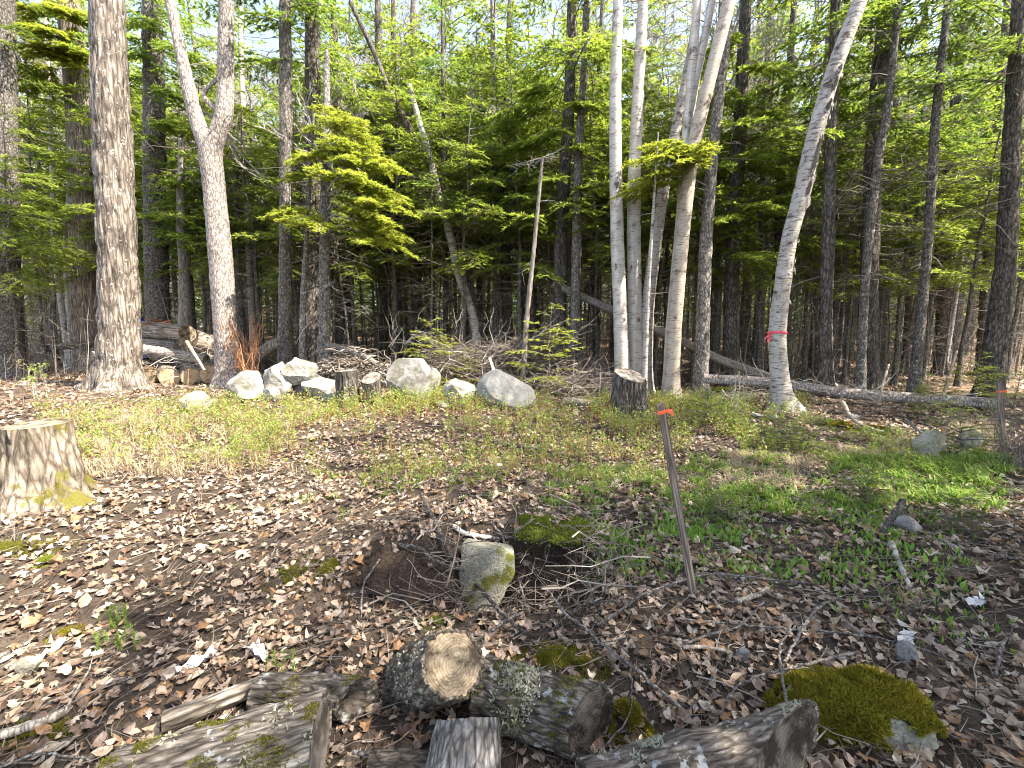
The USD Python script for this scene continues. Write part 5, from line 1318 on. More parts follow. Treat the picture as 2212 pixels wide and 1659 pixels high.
# ------------------------------------------------------------------ stakes, tape, tarp
def stake(X, Y, X1, Y1, w_px, label, tape_at, tape_label=None):
    foot = G(X, Y)
    top = at_y(X1, Y1, foot[1] + 0.05)
    L = float(np.linalg.norm(top - foot))
    w = pxm(w_px, foot)
    t = thing("survey_stake", label, "stake", matrix=frame_to(foot - unit(top - foot) * 0.12, top))
    g = np.random.default_rng(int(X))
    n, m = 44, 16
    z = np.linspace(0, L + 0.12, n)
    a = np.arange(m) * 2 * np.pi / m
    sq = 1 / np.maximum(np.abs(np.cos(a)), np.abs(np.sin(a))) ** 0.85
    Z, A = np.meshgrid(z, a, indexing="ij")
    r = w / 2 * sq[None] * (1 + 0.07 * (fbm(np.stack([np.cos(A) * 4, np.sin(A) * 4, Z * 3], -1), 3, 5) - 0.5))
    x, y = r * np.cos(A), r * np.sin(A) * 0.62
    zz = Z + (Z >= z[-2]) * (0.02 * (noise(np.stack([x * 90, y * 90, 0 * x], -1), 4) - 0.5))
    v = np.vstack([np.stack([x, y, zz], -1).reshape(-1, 3), [[0, 0, z[-1] + 0.004]]])
    i, j = np.meshgrid(np.arange(n - 1), np.arange(m), indexing="ij")
    q = np.stack([i * m + j, i * m + (j + 1) % m, (i + 1) * m + (j + 1) % m, (i + 1) * m + j], -1).reshape(-1, 4)
    jj = np.arange(m)
    f = np.vstack([q[:, [0, 1, 2]], q[:, [0, 2, 3]], np.stack([(n - 1) * m + jj, (n - 1) * m + (jj + 1) % m, np.full(m, n * m)], -1)])
    part(t, "post", (v, f), "wood_stake", 40)
    zt = L + 0.12 - tape_at
    rings = [np.column_stack([np.cos(a) * w / 2 * sq * 1.12, np.sin(a) * w / 2 * sq * 0.72, zt + dz + 0.006 * np.sin(a * 1 + 0.7)]) for dz in (-0.011, 0.0, 0.011)]
    rings[1][:, :2] *= 1.04
    v = np.vstack(rings)
    f = np.vstack([np.vstack([np.stack([k * m + jj, k * m + (jj + 1) % m, (k + 1) * m + (jj + 1) % m], -1), np.stack([k * m + jj, (k + 1) * m + (jj + 1) % m, (k + 1) * m + jj], -1)]) for k in (0, 1)])
    tails = Acc()
    tails.add(v, f)
    for s, ln, dr in ((0.3, 0.03, -0.2), (-0.2, 0.03, -0.9)):
        p = np.array([[w * 0.62 + ln * k, -w * 0.30 - 0.01 * k, zt + ln * k * dr] for k in np.linspace(0, 1, 4)])
        s_ = np.array([0, 0.003, 0.010])
        tails.add(np.vstack([p - s_, p + s_]), np.array([[k, k + 1, k + 5] for k in range(3)] + [[k, k + 5, k + 4] for k in range(3)]))
    part(t, "flagging_tape", tails.get(), "flag_orange", label="orange plastic tape tied near the top")
    return t


stake(1498, 1286, 1427, 872, 15, "tall weathered wooden stake with orange tape in the foreground right of the burrow", 0.045)
stake(2170, 972, 2158, 826, 9, "smaller wooden stake with orange tape at the right edge of the clearing", 0.12)
# pink tape round the leaning birch
zc = at_y(1679, 719, ff_[1])[2]
c = flag_at(np.array([zc]))[0]
r = pxm(34, c) / 2 * 1.10
a = np.arange(40) * 2 * np.pi / 40
rr_ = r * (1 + 0.02 * np.cos(5 * a))
acc = Acc()
rings = [np.column_stack([c[0] + rr_ * k * np.cos(a), c[1] + rr_ * k * np.sin(a), c[2] + dz + 0.012 * np.cos(a + 2)]) for dz, k in ((-0.018, 1.0), (0, 1.03), (0.018, 1.0))]
jj = np.arange(40)
acc.add(np.vstack(rings), np.vstack([np.vstack([np.stack([k * 40 + jj, k * 40 + (jj + 1) % 40, (k + 1) * 40 + (jj + 1) % 40], -1), np.stack([k * 40 + jj, (k + 1) * 40 + (jj + 1) % 40, (k + 1) * 40 + jj], -1)]) for k in (0, 1)]))
for dx, dz in ((-0.10, -0.10), (-0.05, -0.17)):
    p = np.array([[c[0] - r * 0.98 + dx * k, c[1] - r * 0.35 - 0.03 * k, c[2] + dz * k] for k in np.linspace(0, 1, 4)])
    s_ = np.array([0.028, 0.004, 0.012])
    acc.add(np.vstack([p - s_, p + s_]), np.array([[k, k + 1, k + 5] for k in range(3)] + [[k, k + 5, k + 4] for k in range(3)]))
lone("flagging_tape", acc.get(), "flag_pink", "pink plastic tape tied around the leaning white birch", "tape")
# torn bark curls on that birch and its neighbours, as flakes
gq = np.random.default_rng(4)


def bark_flakes(parent, at, foot, zs, r_of, n, size, seed, mat_="peel_white"):
    g = np.random.default_rng(seed)
    acc = Acc()
    for _ in range(n):
        z = g.uniform(*zs)
        c = at(np.array([foot[2] + z]))[0]
        th = g.uniform(-2.9, -0.2)
        r = r_of(z)
        w, h = size * g.uniform(0.5, 1.2), size * g.uniform(0.6, 1.8)
        u = np.linspace(0, 1, 4)
        pts = []
        for k in u:
            rad = r * 1.02 + 0.5 * w * k ** 2
            for s in (-0.5, 0.5):
                pts.append([c[0] + rad * math.cos(th + k * w / r * 0.8) - foot[0], c[1] + rad * math.sin(th + k * w / r * 0.8) - foot[1], z + s * h * (1 - 0.4 * k) + 0.03 * g.normal()])
        acc.add(np.array(pts), np.array([[2 * k, 2 * k + 1, 2 * k + 3] for k in range(3)] + [[2 * k, 2 * k + 3, 2 * k + 2] for k in range(3)]))
    part(parent, "loose_bark", acc.get(), mat_, kind="stuff")


bark_flakes(flagged, flag_at, ff_, (1.9, 7.0), lambda z: pxm(32, ff_) / 2, 60, 0.055, 5, "birch_old")
# black scars where that birch has lost its bark
g = np.random.default_rng(3)
acc = Acc()
for (X, Y, hh) in ((1757, 330, 62), (1748, 360, 50), (1778, 235, 26), (1791, 190, 30), (1737, 410, 30), (1800, 160, 20)):
    pc = at_y(X, Y, ff_[1])
    zs = np.linspace(pc[2] - pxm(hh, pc) / 2, pc[2] + pxm(hh, pc) / 2, 8)
    cs = flag_at(zs)
    r = pxm(32, ff_) / 2 * 1.015
    x0 = np.clip((pc[0] - cs[3, 0]) / r, -0.9, 0.9)
    th0 = -math.acos(x0)
    for s in range(1):
        th = np.linspace(-0.28, 0.28, 5)[None] * (np.sin(np.linspace(0.35, 2.8, 8))[:, None] + 0.1 * g.normal(0, 1, (8, 5))) + th0 + g.normal(0, 0.05, (8, 1))
        v = np.stack([cs[:, None, 0] + (r + 0.004) * np.cos(th) - ff_[0], cs[:, None, 1] + (r + 0.004) * np.sin(th) - ff_[1], zs[:, None] + 0 * th - ff_[2]], -1).reshape(-1, 3)
        q = np.array([[i * 5 + j, i * 5 + j + 1, (i + 1) * 5 + j + 1, (i + 1) * 5 + j] for i in range(7) for j in range(4)])
        part(flagged, "bark_scar", (v, np.vstack([q[:, [0, 1, 2]], q[:, [0, 2, 3]]])), "hollow_dark", label="black bare patch where the bark has torn off")

tc_ = at_y(306, 690, 15.5)
xs, ys = np.meshgrid(np.linspace(-0.75, 0.75, 26), np.linspace(-0.5, 0.5, 16), indexing="ij")
zs = 1.85 * np.exp(-(xs / 0.5) ** 2 - (ys / 0.45) ** 2) + 0.18 * (fbm(np.stack([xs * 5, ys * 5, 0 * xs], -1), 3, 3) - 0.4)
q = np.array([[i * 16 + j, (i + 1) * 16 + j, (i + 1) * 16 + j + 1, i * 16 + j + 1] for i in range(25) for j in range(15)])
vt = np.stack([tc_[0] + xs, tc_[1] + ys, H(tc_[0] + xs, tc_[1] + ys) + np.maximum(zs, 0.02) * 1.05], -1).reshape(-1, 3)
lone("tarp", (vt, np.vstack([q[:, [0, 1, 2]], q[:, [0, 2, 3]]])), "tarp_blue", "blue plastic tarp bundled behind the log pile", "tarp", True)
g = np.random.default_rng(14)
acc, wood = Acc(), Acc()
c0 = at_y(300, 715, 12.3)
for k in range(11):
    tip = at_y(286 + 8 * k + g.normal(0, 4), 690 + g.uniform(-6, 10), 12.1 + g.uniform(-0.5, 0.4))
    bough(acc, wood, c0 + [g.uniform(-0.2, 0.4), 0.1, -0.1], tip, 0.22, 0.07, 0.03, g, 0.1, 0.2, 0.2, 0.07, 0.01)
t = thing("dead_bough", "dead rust-brown fir bough lying on the log pile under the tarp", "branch")
part(t, "dry_needles", acc.get(), "rust_leaves")
part(t, "branch", wood.get(), "twig_brown")

# ------------------------------------------------------------------ sticks lying about the foreground
def stick(pts, w0, w1, label, m_="twig_grey", name="fallen_stick", lifts=None, side=3, seed=1):
    q = []
    for i, (X, Y) in enumerate(pts):
        li = (lifts[i] if lifts else 0.0)
        p = G(X, Y, li)
        q.append([p[0], p[1], p[2] + 0.004, pxm(w0 + (w1 - w0) * i / (len(pts) - 1), p) / 2])
    q = resample(np.array(q), 0.03)
    g = np.random.default_rng(seed + 100 + int(pts[0][0]))
    q[:, :3] += 0.0025 * g.normal(0, 1, (len(q), 3))
    q[:, 3] *= 1 + 0.12 * g.normal(0, 1, len(q)).clip(-1.5, 1.5)
    t = thing(name, label, "stick")
    part(t, "shaft", tube(q[:, :3], q[:, 3], 8), m_, True)
    for k in g.integers(len(q) // 4, len(q), side):
        d = unit(q[min(k + 1, len(q) - 1), :3] - q[max(k - 1, 0), :3])
        e = unit(d + g.normal(0, 0.6, 3) + UP * 0.2)
        part(t, "side_twig", twigs(q[k : k + 1, :3], q[k : k + 1, :3] + e * g.uniform(0.05, 0.22), np.maximum(q[k : k + 1, 3] * 0.45, 0.0012), 4, 0.08, g, 3), m_, True)
    return t


bark("twig_grey", (0.06, 0.05, 0.045), (0.17, 0.15, 0.135), (0.32, 0.30, 0.28), 50, 0.5, 0.4, dist=0.003)
bark("twig_dark", (0.02, 0.017, 0.015), (0.075, 0.063, 0.055), (0.20, 0.185, 0.17), 60, 0.5, 0.4, dist=0.003)
bark("twig_bare", (0.20, 0.165, 0.13), (0.36, 0.31, 0.25), (0.50, 0.45, 0.38), 60, 0.1, 0.3, dist=0.003)
STICKS = [
    ([(0, 1567), (70, 1540), (160, 1500), (277, 1471)], 11, 7, "thick grey stick slanting up from the left edge near the corner", "twig_grey", None),
    ([(-20, 1596), (60, 1572), (139, 1542)], 22, 17, "stripped pale stick in the lower left corner", "twig_bare", (0.03, 0.03, 0.02)),
    ([(-20, 1430), (40, 1400), (82, 1380)], 10, 8, "short grey stick at the left edge above the tan stone", "twig_grey", None),
    ([(85, 1410), (160, 1430), (250, 1455)], 4, 3, "thin dark twig crossing the leaves at left", "twig_dark", None),
    ([(911, 1069), (950, 1151), (979, 1211), (1021, 1254), (1068, 1307), (1114, 1353), (1156, 1375)], 9, 7, "long dark branch running down across the burrow's mouth", "twig_dark", (0.1, 0.06, 0.10, 0.12, 0.10, 0.05, 0.01)),
    ([(1039, 1101), (1078, 1151), (1103, 1200), (1121, 1254), (1142, 1325)], 5, 4, "pale straight branch crossing in front of the granite wedge", "twig_grey", (0.03, 0.08, 0.14, 0.14, 0.05)),
    ([(861, 1179), (908, 1186), (936, 1211), (986, 1229), (1039, 1247), (1114, 1257)], 9, 4, "brown root arching out over the left of the burrow", "twig_dark", (0.02, 0.09, 0.12, 0.13, 0.14, 0.1)),
    ([(979, 1136), (1007, 1154), (1057, 1161), (1078, 1166)], 10, 8, "white birch stick lying along the burrow's upper edge", "birch_white", (0.03, 0.03, 0.03, 0.03)),
    ([(1062, 1165), (1100, 1162), (1146, 1163)], 8, 7, "dark stub of wood spanning the top of the burrow", "twig_dark", (0.05, 0.05, 0.05)),
    ([(1292, 1353), (1341, 1318), (1395, 1282), (1474, 1254)], 7, 4, "long pale branch rising to the foot of the tall stake", "twig_grey", (0.02, 0.05, 0.06, 0.04)),
    ([(1178, 1172), (1185, 1268), (1217, 1321), (1256, 1353), (1306, 1396), (1359, 1439), (1412, 1481), (1480, 1540)], 4, 9, "longest grey branch curving from the burrow to the lower right", "twig_grey", (0.10, 0.12, 0.1, 0.06, 0.05, 0.04, 0.03, 0.02)),
    ([(822, 1211), (790, 1254), (781, 1290), (781, 1336)], 4, 3, "thin pale stick arched over the dark mound left of the burrow", "twig_grey", (0.03, 0.06, 0.05, 0.0)),
    ([(1553, 1545), (1607, 1474), (1724, 1442), (1852, 1410)], 5, 6, "bent grey branch above the mossy boulder", "twig_grey", (0.05, 0.08, 0.08, 0.04)),
    ([(1710, 1563), (1695, 1496), (1685, 1424), (1690, 1385), (1720, 1353)], 6, 4, "upright bent twig standing left of the mossy boulder", "twig_grey", (0.14, 0.12, 0.08, 0.05, 0.02)),
    ([(1695, 1432), (1724, 1375), (1766, 1314), (1813, 1293)], 6, 5, "grey branch curving up to the right behind the mossy boulder", "twig_grey", (0.05, 0.06, 0.06, 0.02)),
    ([(1592, 1300), (1625, 1290), (1660, 1272)], 12, 10, "short sawn pale stick right of the tall stake", "twig_bare", (0.02, 0.02, 0.02)),
    ([(1475, 1400), (1530, 1401), (1582, 1412)], 9, 7, "pale stick lying level below the tall stake", "twig_bare", (0.02, 0.02, 0.02)),
    ([(1440, 1275), (1475, 1254), (1546, 1240), (1635, 1250), (1742, 1261)], 4, 4, "low grey branch arching away right of the stake's foot", "twig_grey", (0.01, 0.04, 0.05, 0.04, 0.02)),
    ([(1926, 1172), (1944, 1222), (1966, 1268)], 11, 8, "white barked stick lying in the green shoots at right", "birch_white", (0.03, 0.03, 0.02)),
    ([(1909, 1151), (1928, 1118), (1951, 1083)], 11, 13, "dark rough stick propped upright at the right", "twig_dark", (0.03, 0.16, 0.26)),
    ([(1485, 1390), (1540, 1370), (1600, 1352), (1650, 1300)], 6, 4, "forked tan stick left of the pale sawn one", "twig_grey", (0.03, 0.04, 0.04, 0.03)),
    ([(2150, 1460), (2165, 1395), (2180, 1380)], 7, 5, "grey stick at the right edge level with the mossy boulder", "twig_grey", (0.03, 0.04, 0.02)),
    ([(1090, 1582), (1180, 1620), (1270, 1655)], 7, 5, "thin branch lying under the thick mossy log", "twig_grey", (0.03, 0.03, 0.02)),
    ([(762, 1628), (820, 1632), (900, 1652)], 11, 9, "peeling grey branch below the propped log at the bottom edge", "twig_grey", (0.06, 0.06, 0.05)),
    ([(1240, 1690), (1320, 1600), (1364, 1530), (1362, 1430)], 4, 3, "long thin bowed twig beside the golden moss ball", "twig_grey", (0.05, 0.13, 0.14, 0.05)),
    ([(1060, 1365), (1095, 1340), (1130, 1325)], 7, 6, "short grey broken stick behind the sawn end", "twig_grey", (0.03, 0.05, 0.05)),
    ([(1200, 1355), (1240, 1318), (1290, 1302), (1340, 1300)], 5, 4, "dark lichen-spotted branch at the burrow's right edge", "twig_dark", (0.02, 0.08, 0.10, 0.06)),
    ([(1480, 1340), (1700, 1360), (1900, 1380), (2100, 1440)], 4, 3, "very long straight twig through the leaves at right", "twig_grey", (0.02, 0.03, 0.03, 0.02)),
    ([(2020, 1165), (2100, 1190), (2212, 1210)], 5, 5, "grey stick lying level near the right edge", "twig_grey", (0.02, 0.02, 0.02)),
    ([(2040, 1170), (2060, 1180), (2075, 1195)], 9, 8, "pale short stick in the leaves near the right edge", "twig_bare", (0.02, 0.02, 0.02)),
    ([(0, 1660), (90, 1630), (200, 1645)], 5, 4, "bowed twig in the lower left corner below the pale stick", "twig_grey", (0.02, 0.03, 0.02)),
    ([(600, 1405), (690, 1375), (745, 1340)], 5, 6, "brown stick pointing up right before the dark mound", "twig_dark", (0.01, 0.02, 0.02)),
    ([(1085, 960), (1150, 968), (1215, 985)], 9, 7, "weathered branch lying among the green shoots in the middle", "twig_grey", (0.03, 0.04, 0.03)),
    ([(1955, 905), (1990, 935), (2040, 975)], 5, 6, "slanting bare branch before the fallen trunk at right", "twig_grey", (0.25, 0.12, 0.02)),
    ([(1820, 870), (1850, 912), (1925, 940)], 8, 6, "pale forked branch slanting off the fallen trunk", "twig_bare", (0.3, 0.2, 0.03)),
    ([(1896, 875), (1905, 840), (1920, 788)], 6, 4, "pale upright branch stub beyond the fallen trunk, left of two", "twig_bare", (0.2, 0.5, 0.9)),
    ([(2036, 865), (2050, 810), (2066, 760)], 6, 4, "pale upright branch stub beyond the fallen trunk, right of two", "twig_bare", (0.2, 0.6, 1.1)),
]
for pts, w0, w1, lab, m_, li in STICKS:
    stick(pts, w0, w1, lab, m_, lifts=li, side=3 if w0 < 10 else 1)
p0, p1 = at_y(1057, 772, 9.0), G(1096, 871)
mid_ = at_y(1072, 815, 8.9)
q = resample(np.array([[*p1, 0.035], [*mid_, 0.032], [*p0, 0.026]]), 0.05)
lone("birch_stick", tube(q[:, :3], q[:, 3], 10), "peel_white", "white barkless stick leaning on the large grey boulder", "stick", True)
p0, p1 = at_y(403, 738, 10.9), at_y(442, 800, 10.6)
lone("fallen_stick", tube(np.linspace(p0, p1, 6), np.linspace(0.05, 0.03, 6), 8), "twig_bare", "bleached branch leaning on the front of the log pile", "stick", True)
# birch-bark scraps on the ground at right
g = np.random.default_rng(6)
for (X, Y, s, lab) in ((2012, 985, 0.17, "white curl of birch bark near the stained boulder"), (2085, 990, 0.15, "white strip of birch bark before the far stake"), (1958, 1390, 0.075, "torn white bark scrap behind the mossy boulder, left of the pale stone"), (1650, 905, 0.22, "grey bark scrap at the flagged birch's foot"), (1842, 905, 0.2, "white bark strip under the fallen trunk"), (430, 1440, 0.09, "pale upright curled bark piece in the leaves at left"), (560, 1418, 0.08, "white bark scrap beside the small birch log"), (118, 1412, 0.07, "round white leaf-like bark scrap at the far left"), (2110, 1310, 0.09, "pale bark strip near the right edge")):
    c = G(X, Y)
    u, w_ = np.meshgrid(np.linspace(-1, 1, 9), np.linspace(-1, 1, 5), indexing="ij")
    a0 = g.uniform(0, 6.28)
    edge = 1 + 0.3 * g.normal(0, 1, (9, 5))
    lx, ly = u * s * 0.8 * (1 + 0.1 * edge), w_ * s * 0.30 * edge
    lz = 0.02 + s * 0.35 * (w_ ** 2) * 0.6 + s * 0.12 * u ** 2 + 0.01 * g.normal(0, 1, u.shape)
    v = np.stack([c[0] + lx * math.cos(a0) - ly * math.sin(a0), c[1] + lx * math.sin(a0) + ly * math.cos(a0), c[2] + lz], -1).reshape(-1, 3)
    q = np.array([[i * 5 + j, (i + 1) * 5 + j, (i + 1) * 5 + j + 1, i * 5 + j + 1] for i in range(8) for j in range(4)])
    lone("bark_scrap", (v, np.vstack([q[:, [0, 1, 2]], q[:, [0, 2, 3]]])), "peel_white", lab, "bark", True)

# ------------------------------------------------------------------ brush and branch heaps
def heap(X0, X1, Ytop, Ybase, yd, deep, n, L, r, label, m_, name, seed, up=0.15, bend=0.06):
    g = np.random.default_rng(seed)
    a, b = at_y(X0, Ybase, yd), at_y(X1, Ybase, yd)
    hgt = pxm(Ybase - Ytop, a)
    u = g.uniform(0, 1, n)
    v_ = g.uniform(-1, 1, n)
    cx, cy = a[0] + (b[0] - a[0]) * u, yd + v_ * deep
    prof = np.sqrt(np.clip(1 - (2 * u - 1) ** 2, 0, 1)) * np.sqrt(1 - 0.8 * v_ ** 2) * (0.6 + 0.8 * n2(cx, cy, 0.9, seed))
    cz = H(cx, cy) + hgt * prof * g.uniform(0.05, 1, n) ** 0.7
    d = unit(np.column_stack([g.normal(0, 1, n), g.normal(0, 0.7, n), g.normal(up, 0.35, n)]))
    l_ = L * g.uniform(0.3, 1.3, n)[:, None]
    c = np.column_stack([cx, cy, cz])
    acc = Acc()
    acc.add(*twigs(c - d * l_ / 2, c + d * l_ / 2, r * g.uniform(0.4, 1.8, n), 4, bend, g, 4))
    return lone(name, acc.get(), m_, label, "brush", kind="stuff")


heap(880, 1350, 712, 815, 11.4, 1.1, 2300, 1.1, 0.009, "wide dark heap of brown brush behind the boulders", "twig_brown", "brush_pile", 3)
heap(640, 870, 735, 820, 11.0, 0.7, 420, 0.8, 0.016, "sunlit heap of bleached branches behind the two stumps", "twig_under", "branch_heap", 4)
heap(1120, 1360, 785, 850, 9.9, 0.7, 300, 1.3, 0.007, "loose tangle of grey twigs before the birch clump", "twig_under", "twig_tangle", 5)
heap(1530, 1900, 850, 910, 9.2, 0.4, 60, 0.9, 0.009, "scattered dead twigs along the fallen trunk", "twig_pale", "twig_tangle", 6)
heap(280, 480, 700, 800, 11.5, 0.5, 240, 0.8, 0.007, "dry twiggy top caught on the log pile", "twig_pale", "branch_heap", 7)
heap(930, 1330, 1180, 1330, 2.62, 0.30, 230, 0.42, 0.0032, "fine dead twigs tangled over the burrow mouth", "twig_brown", "twig_tangle", 8, 0.0)
heap(900, 1340, 1165, 1335, 2.62, 0.32, 46, 0.75, 0.0042, "longer grey sticks crossing over the burrow mouth", "twig_under", "twig_tangle", 9, 0.05)
# grey spindly branching shrub rising from the brush
g = np.random.default_rng(21)
wood = Acc()
for (A, B, yd, rr) in (((1020, 800), (900, 715), 10.6, 0.016), ((1020, 800), (1105, 705), 10.6, 0.014), ((1040, 830), (1060, 690), 10.2, 0.012), ((1040, 830), (980, 690), 10.2, 0.012), ((1060, 800), (1170, 720), 10.4, 0.012), ((842, 800), (905, 690), 10.4, 0.013), ((842, 800), (850, 690), 10.4, 0.01), ((1000, 760), (880, 740), 10.8, 0.012), ((1180, 820), (1260, 700), 10.3, 0.01)):
    p0, p1 = at_y(*A, yd), at_y(*B, yd - 0.2)
    wood.add(*twigs(p0[None], p1[None], np.array([rr]), 5, 0.10, g, 6))
    m = 7
    u = g.uniform(0.3, 1, m)[:, None]
    q0 = p0 + (p1 - p0) * u
    wood.add(*twigs(q0, q0 + unit(unit(p1 - p0) + g.normal(0, 0.6, (m, 3))) * g.uniform(0.25, 0.8, (m, 1)), np.full(m, rr * 0.45), 4, 0.08, g, 3))
lone("bare_shrub", wood.get(), "twig_pale", "leafless pinkish-grey shrub sprawling over the brush heap", "shrub")


def shrub(X, Y, n, hgt, spread, label, m_, leaf=None, seed=1, name="bare_shrub", yd=None, r=0.006, buds=0, size=0.03):
    g = np.random.default_rng(seed)
    c = G(X, Y) if yd is None else at_y(X, Y, yd)
    c[2] = H(c[0], c[1])
    a = g.uniform(0, 6.28, n)
    d = np.column_stack([np.cos(a) * spread, np.sin(a) * spread, np.ones(n)]) * g.uniform(0.5, 1, (n, 1)) * hgt
    p0 = np.tile(c, (n, 1)) + g.normal(0, 0.06, (n, 3)) * [1, 1, 0]
    t = thing(name, label, "shrub")
    wood = Acc()
    wood.add(*twigs(p0, p0 + d, np.full(n, r), 4, 0.05, g, 5))
    k = np.repeat(np.arange(n), 4)
    u = g.uniform(0.35, 0.95, len(k))[:, None]
    q0 = p0[k] + d[k] * u
    q1 = q0 + unit(unit(d[k]) + g.normal(0, 0.5, (len(k), 3))) * hgt * g.uniform(0.08, 0.22, (len(k), 1))
    wood.add(*twigs(q0, q1, np.full(len(k), r * 0.5), 3, 0.06, g, 2))
    part(t, "stems", wood.get(), m_)
    if leaf:
        k = g.integers(0, len(q1), buds)
        p = q0[k] + (q1 - q0)[k] * g.uniform(0.2, 1, (buds, 1))
        e = unit(g.normal(0, 1, p.shape) + UP * 0.4)
        w = unit(np.cross(e, g.normal(0, 1, p.shape)))
        acc = Acc()
        acc.tris(np.stack([p, p + e * size * 0.5 + w * size * 0.22, p + e * size], 1))
        acc.tris(np.stack([p, p + e * size, p + e * size * 0.5 - w * size * 0.22], 1))
        part(t, "leaves", acc.get(), leaf)


shrub(535, 812, 26, 2.0, 0.22, "clump of orange-red stems right of the forked maple", "twig_red", "rust_leaves", 3, yd=10.3, r=0.010, buds=260)
shrub(420, 1100, 9, 0.42, 0.45, "low bare twiggy shrub in the leaves left of centre", "twig_brown", None, 4, r=0.003)
shrub(1945, 1320, 14, 0.26, 0.6, "small bare shrub with tan buds at right", "twig_brown", "buds", 5, r=0.0028, buds=60, size=0.04)
shrub(10, 1180, 12, 0.42, 0.8, "fine bare twigs before the left stump", "twig_brown", None, 6, r=0.0022)
shrub(2195, 1010, 26, 0.9, 0.35, "thicket of thin bare stems at the right edge by the far stake", "twig_brown", None, 7, r=0.005)
shrub(85, 860, 6, 1.0, 0.12, "tall yellow-green sprouting stem at the left of the clearing", "twig_pale", "shrub_leaf", 8, r=0.006, buds=170, size=0.055)
shrub(45, 880, 3, 1.2, 0.06, "bare slim shoot left of the yellow-green sprout", "twig_brown", "buds", 9, r=0.006, buds=30, size=0.05)
shrub(1590, 905, 8, 0.9, 0.3, "bare grey stems left of the flagged birch's foot", "twig_pale", None, 10, r=0.007)

# ------------------------------------------------------------------ small evergreens
for i, (X, Y, kd, s, lab, yd) in enumerate(((932, 800, "sapling_kind", 0.85, "young bright hemlock in front of the brush heap, left one", 10.5), (1185, 812, "sapling_kind", 1.1, "young bright hemlock beside the thin bare stem, right one", 10.0), (1010, 808, "sapling_kind", 0.5, "small hemlock between the two brighter ones", 10.6), (1340, 815, "fir_young", 0.14, "small dark fir at the foot of the white birches", 9.9),
                                             (2010, 880, "sapling_kind", 0.4, "low spreading hemlock at right behind the stained boulder", 8.0), (1985, 925, "fir_young", 0.12, "low dark hemlock left of the stained boulder", 7.6), (2110, 840, "sapling_kind", 0.6, "bright hemlock sapling at the right edge behind the far stake", 9.3), (2075, 985, "seedling", 0.9, "fir seedling right of the stained boulder", None),
                                             (2140, 945, "fir_young", 0.13, "low hemlock beside the far stake", 7.6), (1680, 975, "seedling", 0.7, "fir seedling on the grass at right", None), (1870, 1085, "seedling", 0.55, "flat dark fir seedling in the sedge", None), (2050, 1150, "seedling", 0.5, "small fir seedling right of the propped dark stick", None), (1520, 920, "seedling", 0.9, "fir seedling behind the tall stake", None),
                                             (1740, 985, "seedling", 0.8, "fir seedling right of the grassy bright patch", None), (2190, 870, "fir_young", 0.2, "hemlock sapling cut by the right edge", 9.0), (1950, 800, "fir_young", 0.12, "tiny hemlock beyond the fallen trunk", 11.0), (1560, 1125, "seedling", 0.35, "tiny fir right of the tall stake", None), (1755, 1130, "seedling", 0.3, "tiny fir among the lily leaves", None))):
    p = G(X, Y) if yd is None else at_y(X, Y, yd)
    plant_tree(kd, "fir_seedling" if kd == "seedling" else "young_hemlock", p[0], p[1], lab, None, s * (1.0 if kd == "seedling" else 1.0), 40 * i, cat="young tree")

# ------------------------------------------------------------------ green growth that nobody could count
def in_view(X0, X1, Y0, Y1, n, g, edge=0.25):
    """Points of the ground spread over a patch of the view, thinning out towards its edge."""
    out = []
    pts = [G(X, Y) for X in np.linspace(X0, X1, 5) for Y in (Y0, Y1)]
    ys = (min(p[1] for p in pts), max(p[1] for p in pts))
    xs = (min(p[0] for p in pts), max(p[0] for p in pts))
    x, y = g.uniform(*xs, 6 * n), g.uniform(*ys, 6 * n)
    z = H(x, y)
    d = y * CP - (z - EYE) * SP
    X, Y = 1106 + FPX * x / d, 829.5 - FPX * (y * SP + (z - EYE) * CP) / d
    u, v = (X - (X0 + X1) / 2) / ((X1 - X0) / 2), (Y - (Y0 + Y1) / 2) / ((Y1 - Y0) / 2)
    rr = np.maximum(np.abs(u), np.abs(v))
    k = (rr < 1) & (g.uniform(0, 1, len(x)) < np.clip((1 - rr) / edge, 0.05, 1) * (0.06 + 1.3 * sm(0.40, 0.62, n2(x, y, 1.3, 40))))
    i = np.nonzero(k)[0][:n]
    return x[i], y[i]


def leafy_stems(x, y, hgt, leaves, size, g, stems, fol, lean=0.18):
    n = len(x)
    p0 = np.column_stack([x, y, H(x, y)])
    hh = hgt * g.uniform(0.45, 1.2, n)
    p1 = p0 + np.column_stack([g.normal(0, lean, n), g.normal(0, lean, n), np.ones(n)]) * hh[:, None]
    stems.add(*twigs(p0, p1, np.full(n, 0.0022) * (1 + y / 8), 3, 0.04, g, 2))
    k = np.repeat(np.arange(n), leaves)
    u = g.uniform(0.25, 1.03, len(k)) ** 0.8
    base = p0[k] + (p1 - p0)[k] * u[:, None]
    out = unit(g.normal(0, 1, (len(k), 3)) * [1, 1, 0.45] + UP * 0.35)
    b = base + out * (hh[k] * g.uniform(0.02, 0.22, len(k)))[:, None]
    e = unit(out + g.normal(0, 0.35, out.shape))
    w = unit(np.cross(e, UP + g.normal(0, 0.5, e.shape)))
    s = size * g.uniform(0.5, 1.3, (len(k), 1))
    fol.tris(np.stack([b, b + e * s * 0.5 + w * s * 0.24, b + e * s], 1))
    fol.tris(np.stack([b, b + e * s, b + e * s * 0.5 - w * s * 0.24], 1))


